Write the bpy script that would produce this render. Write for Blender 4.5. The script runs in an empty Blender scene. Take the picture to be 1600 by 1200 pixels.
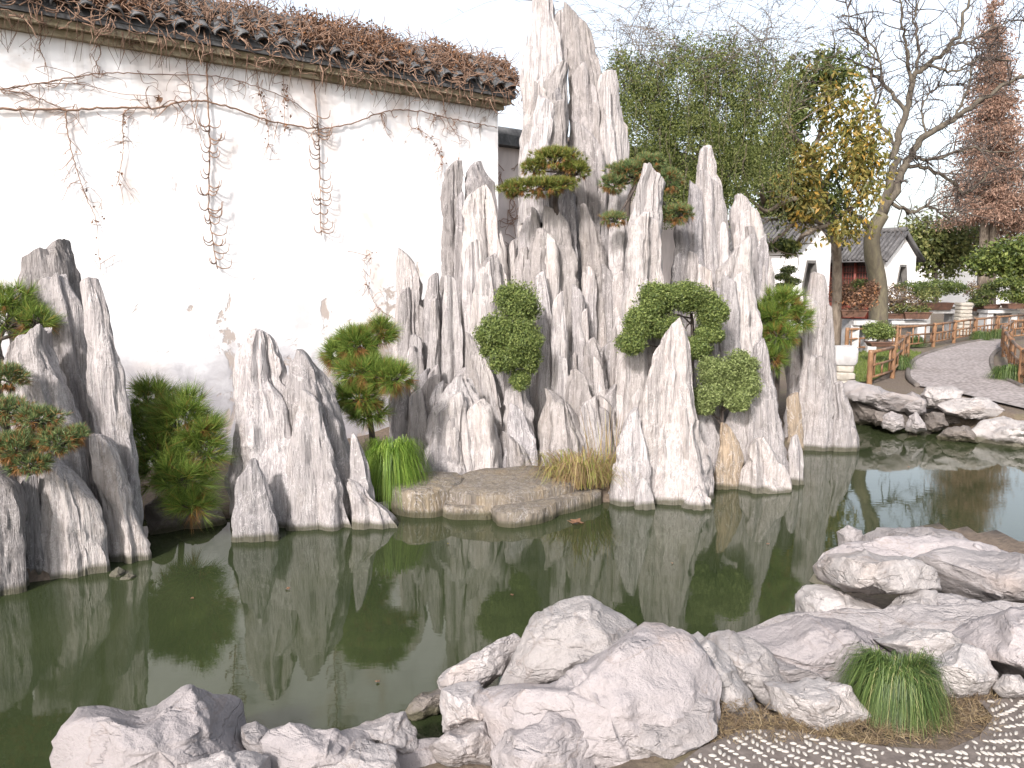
import bpy, math, random
import numpy as np
from mathutils import Vector
from mathutils.geometry import tessellate_polygon

# ------------------------------------------------------------------ camera
S = bpy.context.scene
COL = S.collection
F = 1256.0                      # focal length in photo pixels (1600 wide)
TH = math.radians(7.71)
EYE = np.array([0.0, 0.0, 2.1])
cam_data = bpy.data.cameras.new("camera")
cam = bpy.data.objects.new("camera", cam_data)
COL.objects.link(cam)
cam.location = EYE
cam.rotation_euler = (math.pi / 2 - TH, 0, 0)
cam_data.sensor_width = 36.0
cam_data.lens = 36.0 * F / 1600.0
cam_data.clip_start = 0.05
cam_data.clip_end = 3000
S.camera = cam

# ------------------------------------------------------------------ light
SUN_EL = math.radians(33)
SUN_AZ_LEFT = math.radians(23)   # left of straight behind the camera
sun_dir = Vector((-math.sin(SUN_AZ_LEFT) * math.cos(SUN_EL), -math.cos(SUN_AZ_LEFT) * math.cos(SUN_EL), math.sin(SUN_EL)))
world = bpy.data.worlds.new("World")
S.world = world
world.use_nodes = True
wn = world.node_tree
bg = wn.nodes["Background"]
sky = wn.nodes.new("ShaderNodeTexSky")
sky.sky_type = 'NISHITA'
sky.sun_disc = False
sky.sun_elevation = SUN_EL
sky.sun_rotation = math.atan2(sun_dir.x, sun_dir.y)
sky.air_density = 1.0
sky.dust_density = 3.0
sky.ozone_density = 1.0
hsv = wn.nodes.new("ShaderNodeHueSaturation")
hsv.inputs["Saturation"].default_value = 0.45
wn.links.new(sky.outputs[0], hsv.inputs["Color"])
wn.links.new(hsv.outputs[0], bg.inputs[0])
bg.inputs[1].default_value = 0.135
sun_data = bpy.data.lights.new("sun", 'SUN')
sun_data.energy = 2.6
sun_data.angle = math.radians(5)
sun_data.color = (1.0, 0.945, 0.915)
sun = bpy.data.objects.new("sun", sun_data)
COL.objects.link(sun)
sun.rotation_euler = sun_dir.to_track_quat('Z', 'Y').to_euler()
S.view_settings.view_transform = 'Standard'
S.view_settings.look = 'None'
S.view_settings.exposure = 1.26
S.view_settings.gamma = 1.0
S.cycles.max_bounces = 6
S.cycles.transparent_max_bounces = 4

# ------------------------------------------------------------------ pixel <-> place
CT, ST = math.cos(TH), math.sin(TH)
def ray(px, py):
    a = (px - 800.0) / F; b = (600.0 - py) / F
    return np.array([a, CT + b * ST, -ST + b * CT])
def P(px, py, Y):
    d = ray(px, py); return EYE + d * (Y / d[1])
def G(px, py, z=0.0):
    d = ray(px, py); return EYE + d * ((z - EYE[2]) / d[2])

# ------------------------------------------------------------------ noise
def _h(ix, iy, iz, s):
    with np.errstate(over='ignore'):
        n = (ix.astype(np.uint32) * np.uint32(374761393) + iy.astype(np.uint32) * np.uint32(668265263)
             + iz.astype(np.uint32) * np.uint32(2147483647 - 1013) + np.uint32((s * 974634777) & 0xffffffff))
        n = (n ^ (n >> np.uint32(13))) * np.uint32(1274126177)
        n = n ^ (n >> np.uint32(16))
        n = n * np.uint32(2246822519); n = n ^ (n >> np.uint32(13))
    return n.astype(np.float64) / 4294967295.0
def vn(p, s=0):
    p = np.asarray(p, float); i = np.floor(p).astype(np.int64); f = p - i
    u = f * f * f * (f * (f * 6 - 15) + 10)
    x, y, z = i[:, 0], i[:, 1], i[:, 2]
    r = 0
    for dx in (0, 1):
        wx = u[:, 0] if dx else 1 - u[:, 0]
        for dy in (0, 1):
            wy = u[:, 1] if dy else 1 - u[:, 1]
            for dz in (0, 1):
                wz = u[:, 2] if dz else 1 - u[:, 2]
                r = r + wx * wy * wz * _h(x + dx, y + dy, z + dz, s)
    return r
def fbm(p, s=0, o=3):
    a, t, r = 0.5, 0, 0
    for k in range(o):
        r = r + a * vn(p * (2.03 ** k), s + k); t += a; a *= 0.5
    return r / t
def crease(p, s=0):           # sharp valleys, rounded ridges, 0..1
    return np.abs(2 * vn(p, s) - 1)

# ------------------------------------------------------------------ meshes
class MB:
    def __init__(self): self.v = []; self.q = []; self.t = []; self.n = 0
    def add(self, v, q=None, t=None):
        v = np.asarray(v, float).reshape(-1, 3)
        if q is not None and len(q): self.q.append(np.asarray(q, np.int64).reshape(-1, 4) + self.n)
        if t is not None and len(t): self.t.append(np.asarray(t, np.int64).reshape(-1, 3) + self.n)
        self.v.append(v); self.n += len(v); return self
    def mesh(self, name, mat, org=(0, 0, 0), smooth=False, sharp=None):
        v = np.concatenate(self.v) - np.asarray(org, float)
        q = np.concatenate(self.q) if self.q else np.zeros((0, 4), np.int64)
        t = np.concatenate(self.t) if self.t else np.zeros((0, 3), np.int64)
        me = bpy.data.meshes.new(name)
        me.vertices.add(len(v)); me.vertices.foreach_set("co", v.astype(np.float32).ravel())
        loops = np.concatenate([q.ravel(), t.ravel()]).astype(np.int32)
        me.loops.add(len(loops)); me.loops.foreach_set("vertex_index", loops)
        me.polygons.add(len(q) + len(t))
        st = np.concatenate([np.arange(len(q)) * 4, len(q) * 4 + np.arange(len(t)) * 3]).astype(np.int32)
        me.polygons.foreach_set("loop_start", st)
        me.polygons.foreach_set("use_smooth", np.full(len(q) + len(t), bool(smooth)))
        me.update(calc_edges=True)
        if mat: me.materials.append(mat)
        if sharp: me.set_sharp_from_angle(angle=math.radians(sharp))
        return me
    def build(self, name, mat, parent=None, smooth=False, sharp=None, org=None):
        o = org if org is not None else (parent_origin(parent) if parent else (0, 0, 0))
        ob = bpy.data.objects.new(name, self.mesh(name, mat, o, smooth, sharp))
        COL.objects.link(ob)
        if parent: ob.parent = parent
        else: ob.location = o
        return ob
def parent_origin(p):
    r = np.zeros(3)
    while p is not None:
        r = r + np.array(p.location); p = p.parent
    return r
def tag(o, label=None, cat=None, group=None, kind=None):
    if label: o["label"] = label
    if cat: o["category"] = cat
    if group: o["group"] = group
    if kind: o["kind"] = kind
    return o
def thing(name, label, cat, loc=(0, 0, 0), group=None):
    o = bpy.data.objects.new(name, None); COL.objects.link(o)
    o.location = [float(c) for c in loc]; o.empty_display_size = 0.1
    return tag(o, label, cat, group)
BOXQ = [[0, 3, 2, 1], [4, 5, 6, 7], [0, 1, 5, 4], [1, 2, 6, 5], [2, 3, 7, 6], [3, 0, 4, 7]]
def hexa(mb, pts): return mb.add(pts, q=BOXQ)          # 4 bottom + 4 top points
def obox(mb, c, ax, ay, az):                            # oriented box: centre and half axes
    c, ax, ay, az = (np.asarray(k, float) for k in (c, ax, ay, az))
    return hexa(mb, [c - ax - ay - az, c + ax - ay - az, c + ax + ay - az, c - ax + ay - az,
                     c - ax - ay + az, c + ax - ay + az, c + ax + ay + az, c - ax + ay + az])
def tube(mb, pts, rad, sides=6, cap=True):
    pts = np.asarray(pts, float); n = len(pts)
    rad = np.broadcast_to(np.asarray(rad, float), (n,))
    t = np.gradient(pts, axis=0); t /= np.linalg.norm(t, axis=1)[:, None] + 1e-9
    ref = np.array([0.0, 0, 1]) if abs(t[:, 2]).mean() < 0.8 else np.array([1.0, 0, 0])
    a = np.cross(t, ref); a /= np.linalg.norm(a, axis=1)[:, None] + 1e-9
    b = np.cross(t, a)
    th = np.arange(sides) * 2 * math.pi / sides
    v = pts[:, None, :] + rad[:, None, None] * (np.cos(th)[None, :, None] * a[:, None, :] + np.sin(th)[None, :, None] * b[:, None, :])
    i = np.arange(n - 1)[:, None] * sides; k = np.arange(sides)[None, :]; k2 = (k + 1) % sides
    q = np.stack([i + k, i + k2, i + sides + k2, i + sides + k], -1).reshape(-1, 4)
    tr = []
    if cap and sides >= 3:
        e = (n - 1) * sides
        tr = [[0, j + 1, j] for j in range(1, sides - 1)] + [[e, e + j, e + j + 1] for j in range(1, sides - 1)]
    return mb.add(v.reshape(-1, 3), q=q, t=tr)
def spline(pts, n):
    pts = np.asarray(pts, float)
    if len(pts) < 3: return np.array([pts[0] + (pts[-1] - pts[0]) * u for u in np.linspace(0, 1, n)])
    ext = np.vstack([2 * pts[0] - pts[1], pts, 2 * pts[-1] - pts[-2]]); out = []
    for u in np.linspace(0, len(pts) - 1 - 1e-6, n):
        i = int(u); f = u - i; p0, p1, p2, p3 = ext[i:i + 4]
        out.append(0.5 * (2 * p1 + (p2 - p0) * f + (2 * p0 - 5 * p1 + 4 * p2 - p3) * f * f + (3 * p1 - p0 - 3 * p2 + p3) * f ** 3))
    return np.array(out)
def inpoly(x, y, poly):
    c = np.zeros(x.shape, bool); n = len(poly)
    for i in range(n):
        x1, y1 = poly[i][:2]; x2, y2 = poly[(i + 1) % n][:2]
        m = ((y1 > y) != (y2 > y)) & (x < (x2 - x1) * (y - y1) / (y2 - y1 + 1e-12) + x1)
        c ^= m
    return c
def sdist(x, y, poly):                                   # >0 outside
    d = np.full(x.shape, 1e9); n = len(poly)
    for i in range(n):
        a = np.array(poly[i][:2]); b = np.array(poly[(i + 1) % n][:2]); e = b - a
        t = np.clip(((x - a[0]) * e[0] + (y - a[1]) * e[1]) / (e @ e + 1e-12), 0, 1)
        d = np.minimum(d, np.hypot(x - a[0] - t * e[0], y - a[1] - t * e[1]))
    return np.where(inpoly(x, y, poly), -d, d)

# ------------------------------------------------------------------ materials
def new_mat(name):
    m = bpy.data.materials.new(name); m.use_nodes = True
    return m, m.node_tree, m.node_tree.nodes["Principled BSDF"]
def nd(nt, typ, **kw):
    n = nt.nodes.new(typ)
    for k, v in kw.items(): setattr(n, k, v)
    return n
def ramp(nt, src, stops, interp='LINEAR'):
    r = nd(nt, "ShaderNodeValToRGB"); r.color_ramp.interpolation = interp
    el = r.color_ramp.elements
    while len(el) < len(stops): el.new(0.5)
    for e, (p, c) in zip(el, stops):
        e.position = p; e.color = (*c, 1) if len(c) == 3 else c
    nt.links.new(src, r.inputs[0]); return r.outputs[0]
def mix(nt, fac, a, b, mode='MIX'):
    m = nd(nt, "ShaderNodeMix", data_type='RGBA', blend_type=mode)
    for sock, val in ((m.inputs[0], fac), (m.inputs[6], a), (m.inputs[7], b)):
        if hasattr(val, "links"): nt.links.new(val, sock)
        elif isinstance(val, (int, float)): sock.default_value = val
        else: sock.default_value = (*val, 1)
    return m.outputs[2]
def mth(nt, op, a, b=0.0, clamp=False):
    m = nd(nt, "ShaderNodeMath", operation=op, use_clamp=clamp)
    for i, val in enumerate((a, b)):
        if hasattr(val, "links"): nt.links.new(val, m.inputs[i])
        else: m.inputs[i].default_value = val
    return m.outputs[0]
def coords(nt, scale=(1, 1, 1), rand=True):
    tc = nd(nt, "ShaderNodeTexCoord"); mp = nd(nt, "ShaderNodeMapping")
    mp.inputs["Scale"].default_value = scale
    nt.links.new(tc.outputs["Object"], mp.inputs[0])
    if rand:
        oi = nd(nt, "ShaderNodeObjectInfo")
        cb = nd(nt, "ShaderNodeCombineXYZ")
        for i in range(3): nt.links.new(mth(nt, 'MULTIPLY', oi.outputs["Random"], 37.0 + 11 * i), cb.inputs[i])
        nt.links.new(cb.outputs[0], mp.inputs["Location"])
    return mp.outputs[0]
def noise(nt, vec, scale, detail=4, rough=0.6, dist=0.0):
    n = nd(nt, "ShaderNodeTexNoise"); n.inputs["Scale"].default_value = scale
    n.inputs["Detail"].default_value = detail; n.inputs["Roughness"].default_value = rough
    n.inputs["Distortion"].default_value = dist
    nt.links.new(vec, n.inputs["Vector"]); return n.outputs["Fac"]
def bump(nt, bsdf, h, strength, dist=0.02):
    b = nd(nt, "ShaderNodeBump"); b.inputs["Strength"].default_value = strength
    b.inputs["Distance"].default_value = dist
    nt.links.new(h, b.inputs["Height"]); nt.links.new(b.outputs[0], bsdf.inputs["Normal"])

def slate_mat(name, light, mid, dark, warm, warm_amt=0.25):
    m, nt, bs = new_mat(name)
    c1 = coords(nt, (1, 1, 0.10)); c2 = coords(nt, (1, 1, 0.6)); c3 = coords(nt, (1, 1, 0.05))
    streak = noise(nt, c1, 16, 6, 0.65, 0.6)
    fine = noise(nt, c3, 55, 4, 0.6, 0.3)
    patch = noise(nt, coords(nt, (1, 1, 0.3)), 2.2, 3, 0.5, 0.4)
    col = ramp(nt, streak, [(0.33, dark), (0.44, mid), (0.56, light), (0.72, mid)])
    col = mix(nt, ramp(nt, patch, [(0.38, (0, 0, 0)), (0.62, (1, 1, 1))]), col, mix(nt, 0.6, col, mid))
    grain = noise(nt, coords(nt, (1, 1, 0.5)), 60, 5, 0.7)
    col = mix(nt, mth(nt, 'MULTIPLY', ramp(nt, grain, [(0.5, (0, 0, 0)), (0.7, (1, 1, 1))]), 0.2), col, dark)
    col = mix(nt, mth(nt, 'MULTIPLY', ramp(nt, fine, [(0.52, (0, 0, 0)), (0.64, (1, 1, 1))]), 0.7), col, dark)
    hair = noise(nt, coords(nt, (1, 1, 0.035)), 24, 4, 0.6, 0.5)
    col = mix(nt, ramp(nt, hair, [(0.48, (0, 0, 0)), (0.5, (0.6, 0.6, 0.6)), (0.52, (0, 0, 0))]), col, mix(nt, 0.6, dark, (0.05, 0.045, 0.045)))
    wv = noise(nt, coords(nt, (1, 1, 0.25)), 3.3, 4, 0.6, 0.4)
    col = mix(nt, mth(nt, 'MULTIPLY', ramp(nt, wv, [(0.54, (0, 0, 0)), (0.72, (1, 1, 1))]), warm_amt), col, warm)
    vein = noise(nt, coords(nt, (1, 1, 0.35)), 7, 5, 0.7, 1.2)
    col = mix(nt, ramp(nt, vein, [(0.485, (0, 0, 0)), (0.5, (0.6, 0.6, 0.6)), (0.515, (0, 0, 0))]), col, (0.56, 0.53, 0.525))
    crk = noise(nt, coords(nt, (1, 1, 1.6)), 2.2, 6, 0.62, 1.6)
    col = mix(nt, ramp(nt, crk, [(0.494, (0, 0, 0)), (0.5, (0.4, 0.4, 0.4)), (0.506, (0, 0, 0))]), col, (0.07, 0.06, 0.055))
    lich = noise(nt, coords(nt, (1, 1, 0.7)), 4.5, 6, 0.7, 0.6)
    col = mix(nt, mth(nt, 'MULTIPLY', ramp(nt, lich, [(0.55, (0, 0, 0)), (0.68, (1, 1, 1))]), 0.18), col, (0.16, 0.145, 0.11))
    oi = nd(nt, "ShaderNodeObjectInfo")
    col = mix(nt, mth(nt, 'MULTIPLY', mth(nt, 'FRACT', mth(nt, 'MULTIPLY', oi.outputs["Random"], 7.3)), 0.22), col, (0.27, 0.225, 0.18))
    hs = nd(nt, "ShaderNodeHueSaturation")
    nt.links.new(mth(nt, 'ADD', mth(nt, 'MULTIPLY', oi.outputs["Random"], 0.45), 0.74), hs.inputs["Value"])
    nt.links.new(col, hs.inputs["Color"]); col = hs.outputs[0]
    # algae and tide stain just above the water line
    ge = nd(nt, "ShaderNodeNewGeometry"); sx = nd(nt, "ShaderNodeSeparateXYZ")
    nt.links.new(ge.outputs["Position"], sx.inputs[0])
    zz = mth(nt, 'ADD', sx.outputs[2], mth(nt, 'MULTIPLY', mth(nt, 'SUBTRACT', patch, 0.5), 0.12))
    st = ramp(nt, zz, [(0.0, (1, 1, 1)), (0.035, (1, 1, 1)), (0.075, (0, 0, 0))])
    col = mix(nt, mth(nt, 'MULTIPLY', st, 0.85), col, (0.05, 0.047, 0.025))
    nt.links.new(col, bs.inputs["Base Color"])
    bs.inputs["Roughness"].default_value = 0.82
    bs.inputs["Specular IOR Level"].default_value = 0.25
    h = mth(nt, 'ADD', mth(nt, 'ADD', mth(nt, 'MULTIPLY', streak, 1.0), mth(nt, 'MULTIPLY', fine, 0.45)), mth(nt, 'MULTIPLY', grain, 0.25))
    bump(nt, bs, h, 1.0, 0.035)
    return m
def lime_mat(name, light, mid, dark, sc=1.0):
    m, nt, bs = new_mat(name)
    c = coords(nt, (1, 1, 1.3))
    big = noise(nt, c, 1.6 * sc, 4, 0.55, 0.3)
    med = noise(nt, c, 9 * sc, 6, 0.65, 0.15)
    fin = noise(nt, c, 60 * sc, 4, 0.7)
    col = ramp(nt, big, [(0.25, dark), (0.40, mid), (0.62, light), (0.8, mid)])
    col = mix(nt, ramp(nt, med, [(0.40, (0.75, 0.75, 0.75)), (0.6, (0, 0, 0))]), col, mid)
    col = mix(nt, mth(nt, 'MULTIPLY', ramp(nt, fin, [(0.45, (0, 0, 0)), (0.7, (1, 1, 1))]), 0.25), col, dark)
    vn_ = noise(nt, coords(nt, (1, 0.5, 2.2)), 1.8 * sc, 4, 0.55, 0.5)
    col = mix(nt, ramp(nt, vn_, [(0.492, (0, 0, 0)), (0.5, (0.4, 0.4, 0.4)), (0.508, (0, 0, 0))]), col, (0.16, 0.12, 0.10))
    br = noise(nt, c, 1.5 * sc, 4, 0.6, 0.5)
    col = mix(nt, mth(nt, 'MULTIPLY', ramp(nt, br, [(0.55, (0, 0, 0)), (0.75, (1, 1, 1))]), 0.5), col, (0.30, 0.22, 0.17))
    ge = nd(nt, "ShaderNodeNewGeometry"); sx = nd(nt, "ShaderNodeSeparateXYZ")
    nt.links.new(ge.outputs["Position"], sx.inputs[0])
    zz = mth(nt, 'ADD', sx.outputs[2], mth(nt, 'MULTIPLY', mth(nt, 'SUBTRACT', med, 0.5), 0.15))
    st = ramp(nt, zz, [(0.0, (1, 1, 1)), (0.04, (1, 1, 1)), (0.09, (0, 0, 0))])
    col = mix(nt, mth(nt, 'MULTIPLY', st, 0.85), col, (0.06, 0.055, 0.03))
    oi = nd(nt, "ShaderNodeObjectInfo"); hs = nd(nt, "ShaderNodeHueSaturation")
    nt.links.new(mth(nt, 'ADD', mth(nt, 'MULTIPLY', oi.outputs["Random"], 0.3), 0.84), hs.inputs["Value"])
    nt.links.new(col, hs.inputs["Color"])
    nt.links.new(hs.outputs[0], bs.inputs["Base Color"])
    bs.inputs["Roughness"].default_value = 0.8
    bs.inputs["Specular IOR Level"].default_value = 0.3
    cr2 = noise(nt, coords(nt, (0.7, 0.7, 2.4)), 2.4 * sc, 5, 0.55, 0.5)
    cl = ramp(nt, cr2, [(0.485, (1, 1, 1)), (0.5, (0, 0, 0)), (0.515, (1, 1, 1))])
    h = mth(nt, 'ADD', mth(nt, 'ADD', mth(nt, 'MULTIPLY', med, 1.0), mth(nt, 'MULTIPLY', fin, 0.45)), mth(nt, 'MULTIPLY', cl, 0.25))
    bump(nt, bs, h, 0.9, 0.026)
    return m
def leaf_mat(name, stops, trans=0.3, rough=0.5):
    m, nt, bs = new_mat(name)
    ge = nd(nt, "ShaderNodeNewGeometry")
    col = ramp(nt, ge.outputs["Random Per Island"], stops)
    nt.links.new(col, bs.inputs["Base Color"])
    bs.inputs["Roughness"].default_value = rough
    bs.inputs["Specular IOR Level"].default_value = 0.3
    tr = nd(nt, "ShaderNodeBsdfTranslucent"); nt.links.new(col, tr.inputs[0])
    ms = nd(nt, "ShaderNodeMixShader"); ms.inputs[0].default_value = trans
    out = nt.nodes["Material Output"]
    nt.links.new(bs.outputs[0], ms.inputs[1]); nt.links.new(tr.outputs[0], ms.inputs[2])
    nt.links.new(ms.outputs[0], out.inputs[0])
    return m
def plain_mat(name, a, b, scale=8, rough=0.8, stretch=(1, 1, 1), bmp=0.3, bd=0.01):
    m, nt, bs = new_mat(name)
    n1 = noise(nt, coords(nt, stretch), scale, 5, 0.65, 0.4)
    col = ramp(nt, n1, [(0.32, a), (0.68, b)])
    nt.links.new(col, bs.inputs["Base Color"]); bs.inputs["Roughness"].default_value = rough
    bs.inputs["Specular IOR Level"].default_value = 0.3
    bump(nt, bs, n1, bmp, bd)
    return m

M = {}
M['slate'] = slate_mat("slate_limestone", (0.37, 0.343, 0.338), (0.305, 0.282, 0.28), (0.19, 0.174, 0.176), (0.33, 0.262, 0.20))
M['slate_white'] = slate_mat("slate_pale", (0.425, 0.397, 0.39), (0.355, 0.33, 0.327), (0.23, 0.212, 0.213), (0.37, 0.30, 0.235), 0.2)
M['slate_grey'] = slate_mat("slate_grey", (0.30, 0.281, 0.284), (0.24, 0.225, 0.229), (0.14, 0.131, 0.136), (0.26, 0.215, 0.175), 0.2)
M['slate_ochre'] = slate_mat("slate_ochre", (0.33, 0.265, 0.20), (0.25, 0.195, 0.14), (0.12, 0.097, 0.078), (0.31, 0.20, 0.10), 0.3)
M['lime'] = lime_mat("lake_rock", (0.345, 0.318, 0.312), (0.265, 0.243, 0.239), (0.16, 0.145, 0.142))
M['lime_white'] = lime_mat("lake_rock_pale", (0.405, 0.377, 0.365), (0.31, 0.286, 0.277), (0.185, 0.165, 0.157))
M['lime_mauve'] = lime_mat("lake_rock_mauve", (0.29, 0.264, 0.262), (0.245, 0.222, 0.221), (0.18, 0.161, 0.161), 0.8)  # mauve-grey variant of the lake rock, duller than the pale one
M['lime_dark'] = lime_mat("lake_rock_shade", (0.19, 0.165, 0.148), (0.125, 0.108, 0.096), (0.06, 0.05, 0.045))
M['step'] = slate_mat("step_slab", (0.27, 0.225, 0.165), (0.17, 0.148, 0.125), (0.07, 0.062, 0.055), (0.30, 0.21, 0.10), 0.45)
M['bark'] = plain_mat("bark", (0.09, 0.07, 0.055), (0.22, 0.18, 0.14), 14, 0.9, (1, 1, 0.3), 0.6, 0.02)
M['bark_dark'] = plain_mat("bark_dark", (0.035, 0.028, 0.024), (0.10, 0.08, 0.07), 14, 0.9, (1, 1, 0.3), 0.6, 0.02)
M['bark_moss'] = plain_mat("bark_moss", (0.07, 0.058, 0.046), (0.14, 0.122, 0.078), 9, 0.9, (1, 1, 0.4), 0.6, 0.02)
M['bark_limb'] = plain_mat("bark_limb", (0.05, 0.042, 0.035), (0.12, 0.102, 0.075), 12, 0.9, (1, 1, 0.3), 0.6, 0.02)
M['vine'] = plain_mat("dry_vine", (0.13, 0.08, 0.055), (0.27, 0.175, 0.125), 20, 0.9)
M['vine_red'] = plain_mat("dry_vine_red", (0.16, 0.09, 0.06), (0.32, 0.19, 0.13), 20, 0.9)
M['pine'] = leaf_mat("pine_needles", [(0.0, (0.045, 0.085, 0.014)), (0.5, (0.115, 0.18, 0.03)), (0.93, (0.23, 0.29, 0.06)), (0.97, (0.28, 0.15, 0.04)), (1.0, (0.22, 0.10, 0.03))], 0.25)
M['pine_yellow'] = leaf_mat("pine_needles_yellow", [(0.0, (0.05, 0.07, 0.015)), (0.5, (0.13, 0.16, 0.03)), (0.9, (0.24, 0.24, 0.06)), (0.96, (0.28, 0.16, 0.05)), (1.0, (0.25, 0.12, 0.04))], 0.25)
M['pine_blue'] = leaf_mat("pine_needles_blue", [(0.0, (0.045, 0.08, 0.03)), (0.5, (0.115, 0.17, 0.06)), (0.82, (0.22, 0.27, 0.11)), (0.90, (0.30, 0.16, 0.06)), (1.0, (0.24, 0.10, 0.04))], 0.25)
M['pine_brown'] = leaf_mat("pine_needles_brown", [(0.0, (0.12, 0.06, 0.02)), (1.0, (0.30, 0.15, 0.05))], 0.2)
M['juniper'] = leaf_mat("juniper", [(0.0, (0.045, 0.07, 0.018)), (0.5, (0.115, 0.155, 0.04)), (1.0, (0.22, 0.255, 0.08))], 0.25)
M['juniper_light'] = leaf_mat("juniper_light", [(0.0, (0.07, 0.095, 0.028)), (0.5, (0.16, 0.20, 0.065)), (1.0, (0.28, 0.32, 0.13))], 0.25)
M['sedge'] = leaf_mat("sedge_blades", [(0.0, (0.05, 0.10, 0.012)), (0.6, (0.14, 0.24, 0.03)), (1.0, (0.28, 0.36, 0.07))], 0.35)
M['sedge_dark'] = leaf_mat("sedge_blades_dark", [(0.0, (0.03, 0.055, 0.015)), (0.6, (0.075, 0.12, 0.03)), (0.92, (0.15, 0.20, 0.06)), (1.0, (0.38, 0.33, 0.17))], 0.3)
M['straw'] = leaf_mat("dry_blades", [(0.0, (0.17, 0.10, 0.055)), (0.6, (0.32, 0.235, 0.115)), (0.8, (0.28, 0.26, 0.08)), (1.0, (0.20, 0.24, 0.05))], 0.3)
M['ivy'] = leaf_mat("climber_leaves", [(0.0, (0.035, 0.055, 0.014)), (0.55, (0.095, 0.125, 0.028)), (1.0, (0.20, 0.225, 0.06))], 0.3, 0.45)
M['dark_leaf'] = leaf_mat("evergreen_leaves", [(0.0, (0.03, 0.045, 0.015)), (0.6, (0.075, 0.10, 0.028)), (1.0, (0.16, 0.17, 0.05))], 0.25, 0.4)
M['gold_leaf'] = leaf_mat("golden_leaves", [(0.0, (0.085, 0.095, 0.025)), (0.5, (0.18, 0.165, 0.045)), (0.8, (0.28, 0.215, 0.06)), (0.95, (0.38, 0.25, 0.06)), (1.0, (0.48, 0.27, 0.05))], 0.4, 0.45)
M['olive_leaf'] = leaf_mat("olive_leaves", [(0.0, (0.06, 0.08, 0.025)), (0.6, (0.14, 0.16, 0.05)), (1.0, (0.25, 0.24, 0.09))], 0.35)
M['rust_leaf'] = leaf_mat("rust_needles", [(0.0, (0.19, 0.115, 0.085)), (0.6, (0.31, 0.195, 0.145)), (1.0, (0.44, 0.29, 0.215))], 0.35)
M['red_leaf'] = leaf_mat("maroon_leaves", [(0.0, (0.08, 0.055, 0.045)), (0.6, (0.15, 0.10, 0.065)), (1.0, (0.25, 0.18, 0.08))], 0.3)
M['dead_leaf'] = leaf_mat("dead_leaves", [(0.0, (0.085, 0.047, 0.032)), (0.6, (0.18, 0.10, 0.06)), (0.93, (0.28, 0.15, 0.085)), (1.0, (0.42, 0.19, 0.07))], 0.25)
M['grass'] = leaf_mat("lawn_blades", [(0.0, (0.06, 0.09, 0.02)), (0.7, (0.14, 0.19, 0.04)), (1.0, (0.25, 0.24, 0.08))], 0.3)
M['bamboo'] = plain_mat("bamboo_pole", (0.10, 0.05, 0.028), (0.26, 0.145, 0.075), 7, 0.45, (1, 1, 0.4), 0.1)
M['tile'] = plain_mat("roof_tile", (0.055, 0.055, 0.058), (0.13, 0.13, 0.13), 12, 0.85)
M['house_tile'] = plain_mat("house_tile", (0.045, 0.043, 0.043), (0.12, 0.115, 0.115), 5, 0.85)
M['cornice'] = plain_mat("mossy_cornice", (0.14, 0.115, 0.06), (0.42, 0.36, 0.26), 5, 0.9, (1, 1, 2))
M['plaster_far'] = plain_mat("far_plaster", (0.72, 0.70, 0.68), (0.82, 0.80, 0.79), 1.2, 0.9, (1, 1, 0.4), 0.1)
M['plaster_pink'] = plain_mat("pink_plaster", (0.42, 0.36, 0.34), (0.66, 0.58, 0.55), 2.5, 0.9, (1, 1, 0.4), 0.2)
M['red_wood'] = plain_mat("red_lacquer", (0.10, 0.025, 0.02), (0.20, 0.05, 0.035), 6, 0.5, (1, 1, 0.3), 0.1)
M['dark_wood'] = plain_mat("dark_timber", (0.025, 0.015, 0.013), (0.06, 0.03, 0.025), 6, 0.6, (1, 1, 0.3), 0.1)
M['pot'] = plain_mat("clay_pot", (0.075, 0.045, 0.035), (0.15, 0.08, 0.055), 9, 0.5)
M['stand'] = plain_mat("pale_stone_stand", (0.32, 0.31, 0.305), (0.46, 0.45, 0.445), 6, 0.8)
M['carved'] = plain_mat("carved_stone", (0.25, 0.225, 0.19), (0.38, 0.35, 0.305), 9, 0.85)
M['pebble'] = plain_mat("white_pebble", (0.22, 0.20, 0.18), (0.40, 0.375, 0.345), 3, 0.55, (1, 1, 1), 0.05)
M['pebble_bed'] = plain_mat("pebble_mortar", (0.075, 0.062, 0.055), (0.15, 0.126, 0.113), 25, 0.95)
M['hex_frame'] = plain_mat("grey_brick_frame", (0.10, 0.095, 0.09), (0.18, 0.17, 0.16), 6, 0.8)

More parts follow.
